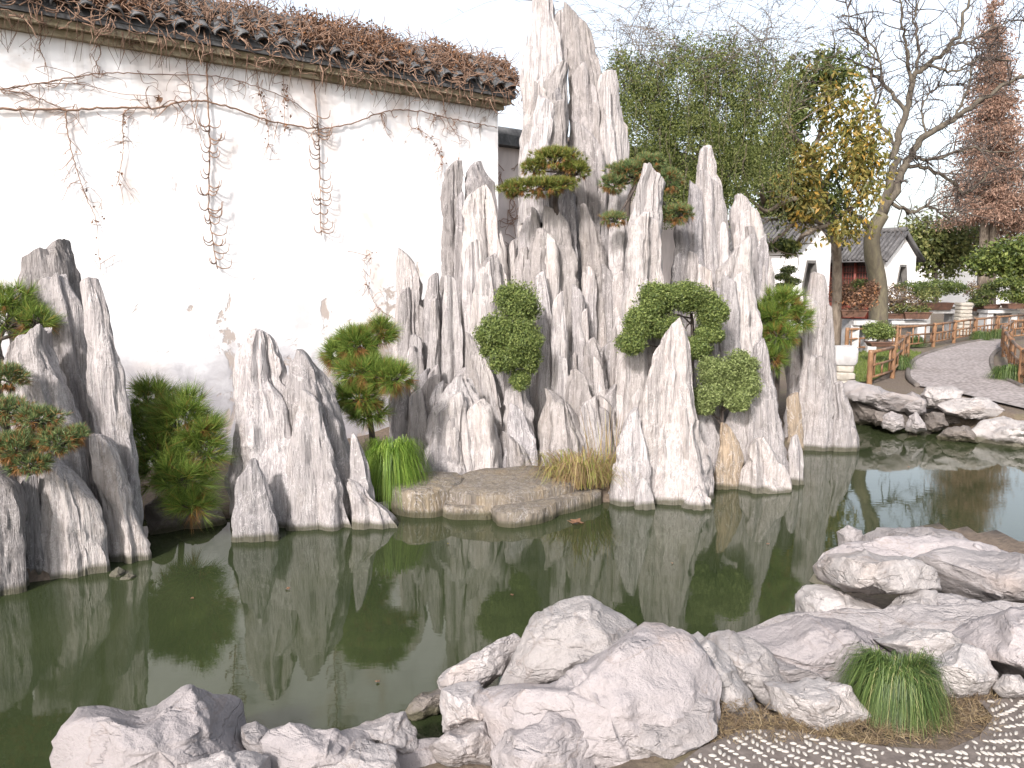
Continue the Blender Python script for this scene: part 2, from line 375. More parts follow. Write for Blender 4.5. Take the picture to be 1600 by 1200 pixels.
def wall_mat():
    m, nt, bs = new_mat("old_white_plaster")
    c = coords(nt, (1, 1, 1), False)
    tc = nd(nt, "ShaderNodeTexCoord"); sx = nd(nt, "ShaderNodeSeparateXYZ"); nt.links.new(tc.outputs["Object"], sx.inputs[0])
    big = noise(nt, c, 0.9, 5, 0.6, 0.6); med = noise(nt, c, 4.5, 7, 0.65, 0.5); fin = noise(nt, c, 22, 5, 0.7)
    col = ramp(nt, big, [(0.3, (0.56, 0.545, 0.55)), (0.45, (0.74, 0.73, 0.735)), (0.58, (0.82, 0.815, 0.82)), (0.75, (0.84, 0.835, 0.845))])
    warm = ramp(nt, noise(nt, c, 1.1, 4, 0.6, 1.0), [(0.49, (0, 0, 0)), (0.70, (1, 1, 1))])
    col = mix(nt, mth(nt, 'MULTIPLY', warm, 0.6), col, (0.58, 0.46, 0.38))
    # damp, dirty foot of the wall and bare patches where the limewash has flaked off
    z = mth(nt, 'ADD', sx.outputs[2], mth(nt, 'MULTIPLY', mth(nt, 'SUBTRACT', med, 0.5), 1.5))
    damp = ramp(nt, mth(nt, 'MULTIPLY', z, 0.4), [(0.30, (1, 1, 1)), (0.58, (0, 0, 0))])
    col = mix(nt, mth(nt, 'MULTIPLY', damp, 0.85), col, (0.33, 0.315, 0.335))
    zone = ramp(nt, mth(nt, 'MULTIPLY', sx.outputs[2], 0.25), [(0.28, (1, 1, 1)), (0.44, (0.75, 0.75, 0.75)), (0.58, (0, 0, 0))])
    fl = mth(nt, 'ADD', mth(nt, 'ADD', mth(nt, 'MULTIPLY', noise(nt, c, 2.1, 7, 0.68, 0.7), 1.0), mth(nt, 'MULTIPLY', zone, 0.12)), mth(nt, 'MULTIPLY', fin, 0.05))
    flake = ramp(nt, fl, [(0.69, (0, 0, 0)), (0.73, (1, 1, 1))])
    col = mix(nt, flake, col, mix(nt, fin, (0.34, 0.29, 0.26), (0.48, 0.42, 0.385)))
    drip = noise(nt, coords(nt, (3, 3, 0.12), False), 3, 4, 0.6)
    top = ramp(nt, mth(nt, 'MULTIPLY', sx.outputs[2], 0.2), [(0.62, (0, 0, 0)), (0.88, (1, 1, 1))])
    dr = mth(nt, 'MULTIPLY', ramp(nt, drip, [(0.5, (0, 0, 0)), (0.7, (1, 1, 1))]), mth(nt, 'MULTIPLY', top, 0.7))
    col = mix(nt, dr, col, (0.50, 0.47, 0.45))
    nt.links.new(col, bs.inputs["Base Color"]); bs.inputs["Roughness"].default_value = 0.92
    bs.inputs["Specular IOR Level"].default_value = 0.1
    h = mth(nt, 'SUBTRACT', mth(nt, 'MULTIPLY', fin, 0.12), mth(nt, 'MULTIPLY', flake, 0.6))
    bump(nt, bs, h, 0.5, 0.015)
    return m
M['wall'] = wall_mat()
def water_mat():
    m, nt, bs = new_mat("pond_water")
    c = coords(nt, (1, 1, 1), False)
    n1 = noise(nt, c, 0.7, 4, 0.6, 0.5)
    col = ramp(nt, n1, [(0.3, (0.019, 0.027, 0.011)), (0.7, (0.033, 0.041, 0.018))])
    nt.links.new(col, bs.inputs["Base Color"])
    bs.inputs["Roughness"].default_value = 0.025
    bs.inputs["IOR"].default_value = 1.45
    rip = noise(nt, coords(nt, (1.0, 2.2, 1), False), 7, 3, 0.5)
    bump(nt, bs, rip, 0.016, 0.02)
    return m
M['water'] = water_mat()
def ground_mat():
    m, nt, bs = new_mat("garden_soil")
    c = coords(nt, (1, 1, 1), False)
    a = noise(nt, c, 1.3, 6, 0.65); b = noise(nt, c, 30, 5, 0.7)
    col = ramp(nt, b, [(0.3, (0.065, 0.047, 0.034)), (0.6, (0.13, 0.098, 0.073)), (0.8, (0.19, 0.145, 0.105))])
    col = mix(nt, mth(nt, 'MULTIPLY', ramp(nt, a, [(0.5, (0, 0, 0)), (0.7, (1, 1, 1))]), 0.5), col, (0.15, 0.14, 0.06))
    nt.links.new(col, bs.inputs["Base Color"]); bs.inputs["Roughness"].default_value = 0.95
    bump(nt, bs, b, 0.6, 0.02); return m
M['ground'] = ground_mat()
def cobble_mat():
    m, nt, bs = new_mat("cobble_path")
    c = coords(nt, (1, 1, 1), False)
    v = nd(nt, "ShaderNodeTexVoronoi"); v.inputs["Scale"].default_value = 16; nt.links.new(c, v.inputs["Vector"])
    d = v.outputs["Distance"]; a = noise(nt, c, 1.5, 4)
    col = ramp(nt, d, [(0.1, (0.36, 0.315, 0.30)), (0.45, (0.25, 0.215, 0.205)), (0.6, (0.12, 0.10, 0.09))])
    col = mix(nt, 0.35, col, ramp(nt, a, [(0.3, (0.22, 0.19, 0.18)), (0.7, (0.40, 0.36, 0.35))]))
    nt.links.new(col, bs.inputs["Base Color"]); bs.inputs["Roughness"].default_value = 0.8
    bump(nt, bs, mth(nt, 'SUBTRACT', 1.0, d), 0.6, 0.02); return m
M['cobble'] = cobble_mat()

# ================================================================== THE SETTING
LAND = 0.33
pond_px = [(60, 1165), (130, 1130), (400, 1140), (560, 1145), (650, 1118), (700, 1060), (800, 1020), (960, 1000), (1100, 1015), (1170, 1000), (1250, 970), (1262, 925), (1290, 880), (1330, 840), (1420, 830), (1520, 845), (1640, 880)]
pond_far = [(1640, 705), (1560, 690), (1480, 672), (1400, 660), (1335, 655), (1290, 680), (1235, 745), (1130, 770), (1000, 795), (800, 790), (640, 775), (560, 790), (420, 835), (350, 820), (230, 820), (180, 900), (40, 925), (-60, 935)]
pond = [tuple(G(x, y + (48 if y > 990 else 24))[:2]) for x, y in pond_px]
pond += [(9.0, 6.0), (12.0, 7.5), (12.5, 9.5)]
pond += [tuple(G(x, y)[:2]) for x, y in pond_far]
pond += [(-6.5, 5.2), (-7.0, 3.4), (-3.5, 2.75)]
peb_px = [(1010, 1230), (1095, 1168), (1160, 1140), (1230, 1140), (1290, 1152), (1380, 1166), (1480, 1172), (1530, 1150), (1552, 1120), (1530, 1095), (1600, 1088), (2150, 1085), (2150, 1300), (900, 1300)]
PZ = LAND + .018; peb_w = [G(x, y, PZ)[:2] for x, y in peb_px]
def gaxis(lo, hi, step, far):
    core = np.arange(lo, hi + step / 2, step)
    ext = np.cumsum(step * 1.28 ** np.arange(1, 40)); ext = ext[ext < far]
    return np.concatenate([(lo - ext)[::-1], core, hi + ext])
def ground_z(x, y):
    d = sdist(x, y, pond)
    t = np.clip((d + 0.10) / 0.34, 0, 1); t = t * t * (3 - 2 * t)
    land = np.full(x.shape, LAND); nr = (y < 6.3) & (x > -8) & (x < 4)
    q = np.clip((sdist(x, y, peb_w) - .12) / .35, 0, 1); q = q * q * (3 - 2 * q)
    land = np.where(nr, LAND - .22 * q * np.clip((6.3 - y) / .8, 0, 1) * np.clip((3.4 - x) / .8, 0, 1), land)
    isl = np.clip((y - 6.3) / .3, 0, 1) * np.clip((3.75 - x) / .25, 0, 1) * np.clip((10.8 - y) / .8, 0, 1)
    land = land - .25 * isl
    return -0.7 + (land + 0.7) * t
gx, gy = gaxis(-7.5, 9.5, 0.13, 700), gaxis(1.2, 14.5, 0.13, 700)
X, Yg = np.meshgrid(gx, gy); xf, yf = X.ravel(), Yg.ravel()
zf = ground_z(xf, yf) + 0.03 * (fbm(np.stack([xf * 1.5, yf * 1.5, 0 * xf], 1), 3) - 0.5) * (np.hypot(xf, yf - 7) < 14)
nx, ny = len(gx), len(gy)
ii = (np.arange(ny - 1)[:, None] * nx + np.arange(nx - 1)[None, :])
gq = np.stack([ii, ii + 1, ii + nx + 1, ii + nx], -1).reshape(-1, 4)
tag(MB().add(np.stack([xf, yf, zf], 1), q=gq).build("ground", M['ground'], smooth=True), kind="structure")
tag(MB().add([[-9, 1.5, 0], [14, 1.5, 0], [14, 12.5, 0], [-9, 12.5, 0]], q=[[0, 1, 2, 3]]).build("water", M['water']), kind="structure")

def sheet(name, pts2, z, mat, kind="structure", kerb=0.0):
    pts = [Vector((p[0], p[1], z)) for p in pts2]; n = len(pts)
    tris = tessellate_polygon([pts])
    v = [list(p) for p in pts]; t = []
    for a, b, c in tris:
        nz = (pts[b] - pts[a]).cross(pts[c] - pts[a]).z
        t.append([a, b, c] if nz > 0 else [a, c, b])
    o = MB().add(v, t=t).build(name, mat)
    return tag(o, kind=kind)
path_px = [(1434, 603), (1421, 592), (1419, 578), (1428, 563), (1450, 552), (1500, 538), (1545, 530), (1570, 527), (1569, 541), (1553, 552), (1549, 568), (1560, 586), (1600, 606), (1680, 640), (1680, 665), (1600, 638), (1530, 622), (1480, 610)]
path_w = [G(x, y, LAND + 0.03)[:2] for x, y in path_px]
path_w = path_w[:13] + [np.array([12.0, 11.4]), np.array([12.0, 10.3])] + path_w[14:]
sheet("path", path_w, LAND + 0.035, M['cobble'])
km = MB(); kp = np.array([[p[0], p[1], LAND + 0.03] for p in path_w])
tube(km, spline(kp[[0, 1, 2, 3, 4, 5, 6]], 40), 0.045, 6)
tag(km.build("path_edge_left", M['lime_dark'], smooth=True), kind="structure")
km = MB(); tube(km, spline(kp[[8, 9, 10, 11, 12]], 40), 0.045, 6)
tag(km.build("path_edge_right", M['lime_dark'], smooth=True), kind="structure")
lawn_px = [(1322, 560), (1352, 548), (1420, 548), (1440, 552), (1412, 570), (1360, 596), (1322, 598)]
lawn_w = [G(x, y, LAND + 0.02)[:2] for x, y in lawn_px]
M['lawn'] = plain_mat("lawn_base", (0.06, 0.085, 0.02), (0.14, 0.17, 0.045), 12, 0.95)
sheet("lawn", lawn_w, LAND + 0.025, M['lawn'])

# ------------------------------------------------------------------ white garden wall
EZ = 4.5
w0, w1 = G(0, 38, 4.37), G(778, 168, 4.37)
ud = (w1 - w0); ud[2] = 0; WLEN = np.linalg.norm(ud); ud /= WLEN
nrm = np.array([ud[1], -ud[0], 0.0])
up = np.array([0, 0, 1.0])
def WP(s, off, z): return np.array([w0[0], w0[1], 0]) + ud * s + nrm * off + up * z
def WX(px, py, off=0.02):      # where the view ray meets the wall face
    d = ray(px, py); b = WP(0, off, 0)
    return EYE + d * (((b - EYE) @ nrm) / (d @ nrm))
S0, S1 = -5.0, WLEN
wall = thing("garden_wall", "long white plastered garden wall with mossy cornice and dark tiled coping", "wall", WP(0, 0, 0))
def wbox(name, s0, s1, o0, o1, z0, z1, mat, parent):
    mb = MB(); obox(mb, WP((s0 + s1) / 2, (o0 + o1) / 2, (z0 + z1) / 2), ud * (s1 - s0) / 2, nrm * (o1 - o0) / 2, up * (z1 - z0) / 2)
    return mb.build(name, mat, parent)
wbox("plaster_face", S0, S1, -0.35, 0.0, 0.0, 4.33, M['wall'], wall)
wbox("cornice", S0 - .02, S1 + 0.05, -0.40, 0.07, 4.333, 4.40, M['cornice'], wall)
wbox("cornice", S0 - .04, S1 + 0.12, -0.47, 0.15, 4.403, 4.47, M['cornice'], wall)
roof = wbox("coping", S0 - .06, S1 + 0.16, -0.50, 0.19, 4.473, 4.52, M['tile'], wall)
rm = MB()
e0, e1, r0 = 0.20, -0.52, -0.16
A = [WP(S0, 0.20, 4.523), WP(S1 + .18, 0.20, 4.523), WP(S1 + .18, -0.52, 4.523), WP(S0, -0.52, 4.523)]
hexa(rm, A + [WP(S0, -0.10, 4.86), WP(S1 + .18, -0.10, 4.86), WP(S1 + .18, -0.22, 4.86), WP(S0, -0.22, 4.86)])
rm.build("roof_bed", M['tile'], wall)
rm = MB(); rp = np.array([WP(s, -0.16, 4.94 + 0.015 * math.sin(s * 5)) for s in np.linspace(S0, S1 + .2, 60)])
tube(rm, rp, 0.085, 8); rm.build("ridge", M['tile'], wall, smooth=True)
rng = np.random.default_rng(5)
tm = MB(); nseg = 7
def tile_mesh():
    mb = MB(); vv = []; L, R = 0.17, 0.085
    for y, r in ((0, R), (L, R * 0.86)):
        for rr in (r, r - 0.014):
            for k in range(nseg):
                a = math.pi * k / (nseg - 1); vv.append([rr * math.cos(a), y, rr * math.sin(a)])
    q = []; b = nseg
    for k in range(nseg - 1):
        q += [[k, k + 1, 2 * b + k + 1, 2 * b + k], [b + k + 1, b + k, 3 * b + k, 3 * b + k + 1], [k + 1, k, b + k, b + k + 1], [2 * b + k, 2 * b + k + 1, 3 * b + k + 1, 3 * b + k]]
    mb.add(vv, q=q); return mb.mesh("roof_tile", M['tile'], smooth=True, sharp=40)
tmesh = tile_mesh()
slope = (WP(0, -0.10, 4.87) - WP(0, 0.24, 4.55)); slope /= np.linalg.norm(slope)
snrm = np.cross(ud, slope)
from mathutils import Matrix
cols = np.arange(S0 + 0.1, S1 + 0.15, 0.215)
ro = parent_origin(wall)
for s in cols:
    if s < -1.2 : continue
    for c in range(3):
        p = WP(s + rng.normal(0, .012), 0.23, 4.565) + slope * (0.145 * c) + snrm * (0.012 * c + rng.normal(0, .006))
        o = bpy.data.objects.new("roof_tile", tmesh); COL.objects.link(o); o.parent = wall
        mt = Matrix((ud, slope, snrm)).transposed().to_4x4()
        mt = Matrix.Translation(Vector(p - ro)) @ mt @ Matrix.Rotation(rng.normal(0, .09), 4, 'Z') @ Matrix.Rotation(rng.normal(0, .12), 4, 'Y')
        o.matrix_local = mt
# second wall, set back behind the peak
b0 = WP(WLEN - 0.1, -0.75, 0)
wall_b = thing("garden_wall", "weathered pinkish wall set back behind the tallest peak, covered in twigs", "wall", b0)
def W2(s, o, z): return b0 + ud * s + nrm * o + up * z
mb = MB(); obox(mb, W2(3.2, -0.15, 2.0), ud * 3.2, nrm * 0.15, up * 2.0); mb.build("plaster_face", M['plaster_pink'], wall_b)
mb = MB(); obox(mb, W2(3.2, -0.15, 4.08), ud * 3.22, nrm * 0.32, up * 0.075); mb.build("coping", M['tile'], wall_b)
mb = MB(); tube(mb, [W2(-0.02, -0.15, 4.2), W2(6.4, -0.15, 4.2)], 0.13, 8); mb.build("ridge", M['tile'], wall_b, smooth=True)

# ================================================================== ROCKERY
def spire(rows, Y, asp, seed, rough=1.0):
    rg = np.random.default_rng(seed)
    z, cx, hw = [], [], []
    for py, xl, xr in rows:
        a, b = P(xl, py, Y), P(xr, py, Y)
        z.append(a[2]); cx.append((a[0] + b[0]) / 2); hw.append((b[0] - a[0]) / 2)
    zb = min(z[-1] - 0.25, -0.2) if z[-1] < 0.9 else z[-1] - 0.35
    z.append(zb); cx.append(cx[-1]); hw.append(hw[-1] * 1.03)
    z, cx, hw = map(np.array, (z, cx, hw)); hw[0] *= 1.22
    zt = z[0]; H = zt - zb; wm = hw.mean()
    NL = int(np.clip(H / 0.034, 24, 104)); NA = int(np.clip(2 * math.pi * wm * 0.9 / 0.026, 36, 92))
    lz = np.linspace(zt, zb, NL)
    o = np.argsort(z)
    W = np.interp(lz, z[o], hw[o]); CX = np.interp(lz, z[o], cx[o])
    l1 = np.stack([lz * 5.0, np.full(NL, seed * 3.7), np.zeros(NL)], 1)
    W = W * (1 + 0.09 * (fbm(l1, seed) - 0.5) * rough); CX = CX + wm * 0.12 * (fbm(l1 + 50, seed) - 0.5) * rough
    th = np.linspace(0, 2 * math.pi, NA, endpoint=False)
    K = rg.integers(6, 9)
    ang = np.arange(K) * 2 * math.pi / K + rg.uniform(-.35, .35, K); dk = rg.uniform(.72, 1.05, K)
    r = np.full((NL, NA), 9.0)
    for k in range(K):
        d = dk[k] + 0.28 * (fbm(np.stack([lz * 1.7, np.full(NL, k * 9.1 + seed), np.zeros(NL)], 1), seed + k, 2) - 0.5)
        c = np.cos(th - ang[k]); rr = np.where(c > 0.12, d[:, None] / np.maximum(c, 0.12)[None, :], 9.0)
        r = np.minimum(r, rr)
    # flakes: slabs that stop part way up and leave ledges
    for m in range(rg.integers(8, 14)):
        tc, tw = rg.uniform(0, 2 * math.pi), rg.uniform(.25, .8)
        zf_ = zb + H * rg.uniform(.25, .95); dl = rg.uniform(.06, .2)
        dth = np.abs((th - tc + math.pi) % (2 * math.pi) - math.pi)
        edge = zf_ + 0.35 * wm * (dth / tw) * rg.choice([-1, 1]) * 0.8
        inside = np.clip((tw - dth) / 0.06, 0, 1)
        r = r * (1 - dl * inside[None, :] * np.clip((lz[:, None] - edge[None, :]) / 0.03, 0, 1))
    x = r * np.cos(th); y = r * np.sin(th)
    x = np.sign(x) * np.abs(x) ** .82; y = np.sign(y) * np.abs(y) ** .82
    x = np.where(x > 0, x / x.max(1, keepdims=True), -x / x.min(1, keepdims=True))
    ysc = np.abs(y).max(1, keepdims=True); y = y / ysc
    D = asp * (0.55 * W + 0.45 * wm)
    x = x * W[:, None]; y = y * D[:, None]
    zz = np.repeat(lz[:, None], NA, 1)
    p = np.stack([x.ravel(), y.ravel(), zz.ravel()], 1); off = np.array([seed * 1.37, seed * 2.11, 0])
    warp = 0.10 * (fbm(p * [2, 2, 1.2] + off, seed + 5, 2) - 0.5)
    pw = p + np.stack([warp, warp, 0 * warp], 1)
    g1 = crease(pw * [4.6, 4.6, .4] + off, seed) - .4
    g2 = crease(pw * [13, 13, .9] + off, seed + 1) - .4
    g3 = crease(pw * [38, 38, 3.5] + off, seed + 2) - .4
    lump = fbm(p * [4, 4, 3] + off, seed + 3, 3) - .5
    lim = np.minimum(1.0, np.repeat(W, NA) / 0.14)
    amt = rough * lim * (0.080 * g1 + 0.048 * g2 + 0.022 * g3 + 0.05 * lump + 0.022 * (crease(p * [7, 7, 6] + off, seed + 6) - .35))
    dx, dy = np.tile(np.cos(th), NL), np.tile(np.sin(th), NL)
    p[:, 0] += amt * dx; p[:, 1] += amt * dy
    topf = np.exp(-(zt - zz.ravel()) / (0.6 * hw[0] + 0.04))
    p[:, 2] += topf * (vn(p[:, :3] * [14, 14, 0] + off, seed + 9) - .45) * min(0.5 * hw[0], .07)
    tl = rg.choice([-1, 1]) * rg.uniform(.35, 1.05)            # chisel-cut, slanting tops
    decay = np.exp(-(zt - zz.ravel()) / (1.3 * hw[0] + .03))
    p[:, 2] += decay * (tl * p[:, 0] - rg.uniform(.0, .5) * p[:, 1])
    p[:, 0] += np.repeat(CX, NA); p[:, 1] += Y
    # cap rings
    ring = p[:NA].copy(); cen = ring.mean(0)
    vs = [p]; kk = NL
    c1 = cen + (ring - cen) * 0.74 + [0, 0, 0.12 * hw[0] + .006]; c2 = cen + (ring - cen) * 0.38 + [0.1 * hw[0] * rg.uniform(-1, 1), 0, 0.20 * hw[0] + .010]
    V = np.vstack([c2, c1, p]); NLt = NL + 2
    V = np.vstack([V, cen + [0, 0, .22 * hw[0] + .012]])
    i = np.arange(NLt - 1)[:, None] * NA; k = np.arange(NA)[None, :]; k2 = (k + 1) % NA
    q = np.stack([i + k, i + NA + k, i + NA + k2, i + k2], -1).reshape(-1, 4)
    t = np.stack([np.full(NA, NLt * NA), np.arange(NA), (np.arange(NA) + 1) % NA], 1)
    return MB().add(V, q=q, t=t)
_sd = [100]
def rockery(label, stones, base_px, baseY, slabs=True):
    b = P(*base_px, baseY); b[2] = 0
    t = thing("rock_peak", label, "rock", b, "slab stone peaks of the rockery")
    for st in stones:
        rows, Y = st[0], st[1]; mat = st[2] if len(st) > 2 else 'slate'; asp = st[3] if len(st) > 3 else 0.75
        _sd[0] += 1
        spire(rows, Y, asp, _sd[0]).build("stone", M[mat], t, smooth=True, sharp=40)
        # thinner slabs leaning on the face of the larger stones
        rg = np.random.default_rng(_sd[0] + 5000); r = np.array(rows, float); y0, y1 = r[0, 0], r[-1, 0]
        wpx = (r[:, 2] - r[:, 1]).max(); hpx = y1 - y0; done = []
        for k in range(0 if not slabs or wpx < 34 or hpx < 130 else int(1 + wpx / 45)):
            ty = y0 + hpx * rg.uniform(.08, .35); fx = rg.uniform(.1, .9); w = wpx * rg.uniform(.28, .5) + 4
            rr = []
            for f in (0, .12, .5, 1.0):
                yy = ty + (y1 - ty) * f; a, b = np.interp(yy, r[:, 0], r[:, 1]), np.interp(yy, r[:, 0], r[:, 2])
                ww = w * (.5 if f == 0 else .85 + .35 * f); c = a + (b - a) * fx; c = min(max(c, a + ww * .35), b - ww * .35); rr.append((yy, c - ww / 2, c + ww / 2))
            dep = asp * (wpx * Y / F / 2) * math.sqrt(max(.05, 1 - (2 * fx - 1) ** 2)) * .82
            _sd[0] += 1; m2 = mat if rg.uniform() < .5 else ['slate', 'slate_white', 'slate_grey'][rg.integers(0, 3)]
            if mat == 'slate_ochre': m2 = mat
            spire(rr, Y - dep, rg.uniform(.5, .9), _sd[0]).build("stone", M[m2], t, smooth=True, sharp=40)
    return t
def fills(x0, x1, step, tops, Y, seed, y_end=720):
    rg = np.random.default_rng(seed); out = []
    for x in np.arange(x0, x1, step):
        ty = np.interp(x, [a for a, b in tops], [b for a, b in tops]) + rg.uniform(-25, 45); w = step * rg.uniform(.75, 1.1); xx = x + rg.uniform(-4, 4)
        out.append(([(ty, xx - w * .4, xx + w * .4), (ty + 30, xx - w * .6, xx + w * .6), (ty + 120, xx - w * .7, xx + w * .7), (max(y_end, ty + 160), xx - w * .8, xx + w * .8)], Y + rg.uniform(-.1, .1), ['slate', 'slate_grey', 'slate', 'slate_white'][rg.integers(0, 4)], .8))
    return out
rockery("grey cluster of tall slabs at the left picture edge holding two pines", [
    ([(410, 38, 100), (440, 22, 125), (500, 15, 132), (600, 30, 142), (760, 50, 150), (930, 60, 150)], 6.35, 'slate_grey'),
    ([(442, 70, 104), (480, 66, 126), (560, 78, 140), (640, 90, 154), (760, 100, 170), (880, 110, 180)], 6.15, 'slate', 0.7),
    ([(443, 129, 150), (480, 128, 168), (560, 133, 190), (650, 140, 205), (760, 150, 215), (850, 160, 222), (900, 165, 222)], 6.0, 'slate'),
    ([(534, 12, 78), (560, -5, 88), (620, 10, 112), (680, 25, 130), (740, 40, 142), (935, 55, 160)], 5.75, 'slate'),
    ([(735, 66, 120), (800, 65, 150), (880, 65, 160), (935, 60, 165)], 5.5, 'slate_white'),
    ([(685, 146, 172), (750, 150, 195), (810, 160, 212), (850, 162, 230), (900, 165, 230)], 5.75, 'slate'),
    ([(748, -20, 22), (790, -40, 44), (850, -40, 50), (948, -40, 44)], 5.2, 'slate_grey', 1.0),
    ([(755, 28, 62), (850, 20, 76), (938, 16, 80)], 5.4, 'slate_grey', 0.7),
    ([(470, -90, -20), (600, -110, 10), (930, -120, 30)], 6.2, 'slate_grey'),
], (100, 930), 5.7, False)
rockery("broad free-standing grey peak in the water left of the stone steps", [
    ([(523, 396, 424), (540, 380, 440), (590, 368, 455), (660, 360, 488), (740, 354, 520), (800, 352, 540), (850, 358, 528)], 6.75, 'slate', 0.62),
    ([(554, 468, 486), (575, 456, 504), (620, 452, 522), (690, 462, 540), (750, 470, 560), (805, 480, 577)], 6.82, 'slate_grey', 0.8),
    ([(620, 474, 500), (690, 458, 516), (760, 450, 540), (832, 450, 554)], 6.6, 'slate', 0.6),
    ([(721, 388, 400), (745, 374, 414), (800, 367, 434), (862, 366, 447)], 6.25, 'slate_grey', 0.8),
    ([(680, 548, 558), (720, 545, 572), (778, 546, 580)], 6.65, 'slate_grey'),
    ([(765, 545, 580), (782, 540, 612), (808, 545, 622)], 6.6, 'slate'),
], (440, 840), 6.5, False)
rockery("tallest pale peak of the rockery, rising above the wall roof", [
    ([(-8, 838, 862), (60, 828, 880), (130, 818, 886), (250, 810, 890), (420, 806, 900), (520, 806, 900)], 9.65, 'slate_white'),
    ([(100, 872, 886), (130, 848, 888), (200, 822, 890), (300, 815, 892)], 9.45, 'slate_white', 0.6),
    ([(37, 888, 920), (80, 884, 930), (150, 886, 945), (250, 888, 952), (400, 890, 962)], 9.75),
    ([(113, 941, 958), (160, 932, 968), (240, 938, 977), (380, 940, 980)], 9.55, 'slate_white'),
    ([(205, 895, 930), (300, 900, 945), (430, 905, 948)], 9.45, 'slate_grey', 0.6),
    ([(22, 866, 882), (90, 864, 888), (200, 864, 890)], 9.7, 'slate_grey'),
    ([(195, 972, 980), (260, 968, 982), (380, 965, 984)], 9.6),
], (890, 700), 9.6)
rockery("tall thin slabs in front of the white wall, left of the clipped shrub", [
    ([(262, 692, 718), (290, 685, 723), (400, 686, 723), (560, 686, 720)], 9.35, 'slate_grey', 0.6),
    ([(260, 729, 752), (290, 724, 770), (340, 725, 778), (420, 735, 786), (560, 735, 790)], 9.5, 'slate_grey'),
    ([(308, 729, 758), (350, 722, 776), (430, 720, 792), (560, 715, 795), (720, 705, 795)], 9.1, 'slate_white'),
    ([(402, 624, 646), (440, 621, 658), (520, 618, 663), (650, 612, 666), (740, 608, 672)], 9.15),
    ([(432, 670, 683), (480, 663, 688), (600, 655, 692)], 9.05, 'slate_grey'),
    ([(437, 698, 714), (480, 693, 721), (560, 690, 722), (640, 690, 722)], 8.85, 'slate_white'),
    ([(470, 674, 683), (560, 668, 686), (650, 660, 690)], 8.75, 'slate_white'),
    ([(528, 642, 658), (560, 636, 664), (620, 632, 672), (665, 630, 680)], 8.9),
    ([(580, 668, 684), (620, 665, 690), (660, 660, 694)], 8.6),
    ([(480, 650, 664), (560, 646, 668), (640, 640, 672)], 9.1, 'slate_grey'),
] + fills(640, 800, 34, [(640, 500), (690, 470), (720, 440), (800, 440)], 9.45, 1) + fills(655, 800, 38, [(650, 600), (720, 560), (800, 540)], 8.75, 2), (690, 720), 9.1)
rockery("rounded pale stones rising behind the flat steps", [
    ([(600, 696, 728), (640, 670, 755), (700, 662, 768), (762, 664, 768)], 8.1, 'slate_white', 0.9),
    ([(592, 668, 688), (640, 650, 692), (745, 640, 692)], 8.35),
    ([(614, 642, 658), (660, 638, 668), (705, 636, 668)], 8.2, 'slate_white'),
    ([(528, 728, 744), (560, 725, 762), (620, 730, 782), (690, 740, 790)], 8.55, 'slate_white'),
    ([(641, 795, 822), (660, 786, 834), (692, 786, 838)], 8.05, 'slate_grey', 0.7),
    ([(692, 784, 826), (720, 776, 838), (760, 780, 838)], 8.0, 'slate', 0.8),
    ([(604, 792, 818), (640, 784, 832), (700, 780, 840)], 8.3),
    ([(632, 856, 900), (680, 842, 922), (752, 836, 928)], 8.15, 'slate', 0.9),
    ([(614, 608, 634), (660, 602, 644), (720, 600, 648)], 8.4, 'slate_grey'),
    ([(660, 758, 775), (700, 755, 785), (760, 755, 790)], 8.05, 'slate_white'),
    ([(630, 935, 960), (680, 925, 975), (760, 920, 985)], 8.3, 'slate'),
], (760, 760), 8.1)
rockery("central buttress of pale columns beneath the spreading dwarf pine", [
    ([(336, 850, 878), (370, 840, 892), (440, 832, 902), (520, 830, 906)], 9.0, 'slate_white'),
    ([(300, 872, 899), (360, 872, 906), (450, 880, 910), (540, 885, 912)], 9.15, 'slate_grey'),
    ([(322, 907, 918), (360, 903, 935), (420, 905, 951), (520, 905, 952), (650, 910, 952)], 9.0),
    ([(430, 837, 850), (470, 837, 861), (520, 841, 870), (620, 842, 880), (680, 838, 886), (745, 838, 882)], 8.65, 'slate_white'),
    ([(465, 864, 880), (520, 858, 889), (600, 860, 886), (705, 858, 882)], 8.45, 'slate_white'),
    ([(455, 893, 914), (540, 890, 921), (640, 890, 920), (705, 888, 922)], 8.7, 'slate'),
    ([(535, 912, 930), (560, 909, 948), (620, 914, 956), (695, 922, 958)], 8.5, 'slate_grey'),
    ([(582, 892, 912), (640, 884, 932), (700, 880, 942), (745, 878, 948)], 8.25, 'slate'),
    ([(342, 817, 833), (380, 811, 842), (440, 804, 846), (540, 798, 852)], 9.25, 'slate_grey'),
    ([(330, 831, 841), (400, 828, 851), (470, 828, 852)], 9.1),
    ([(380, 795, 805), (450, 790, 809), (560, 784, 812)], 9.15, 'slate'),
    ([(500, 795, 830), (600, 780, 835), (700, 776, 838)], 8.8, 'slate', 0.6),
    ([(420, 940, 955), (520, 936, 962), (640, 932, 966)], 9.0, 'slate_grey'),
    ([(560, 870, 884), (640, 866, 892), (720, 862, 895)], 8.4, 'slate_white'),
] + fills(805, 960, 34, [(800, 400), (880, 360), (960, 400)], 9.4, 3) + fills(805, 960, 36, [(800, 560), (900, 520), (960, 560)], 8.75, 4), (870, 740), 8.8)
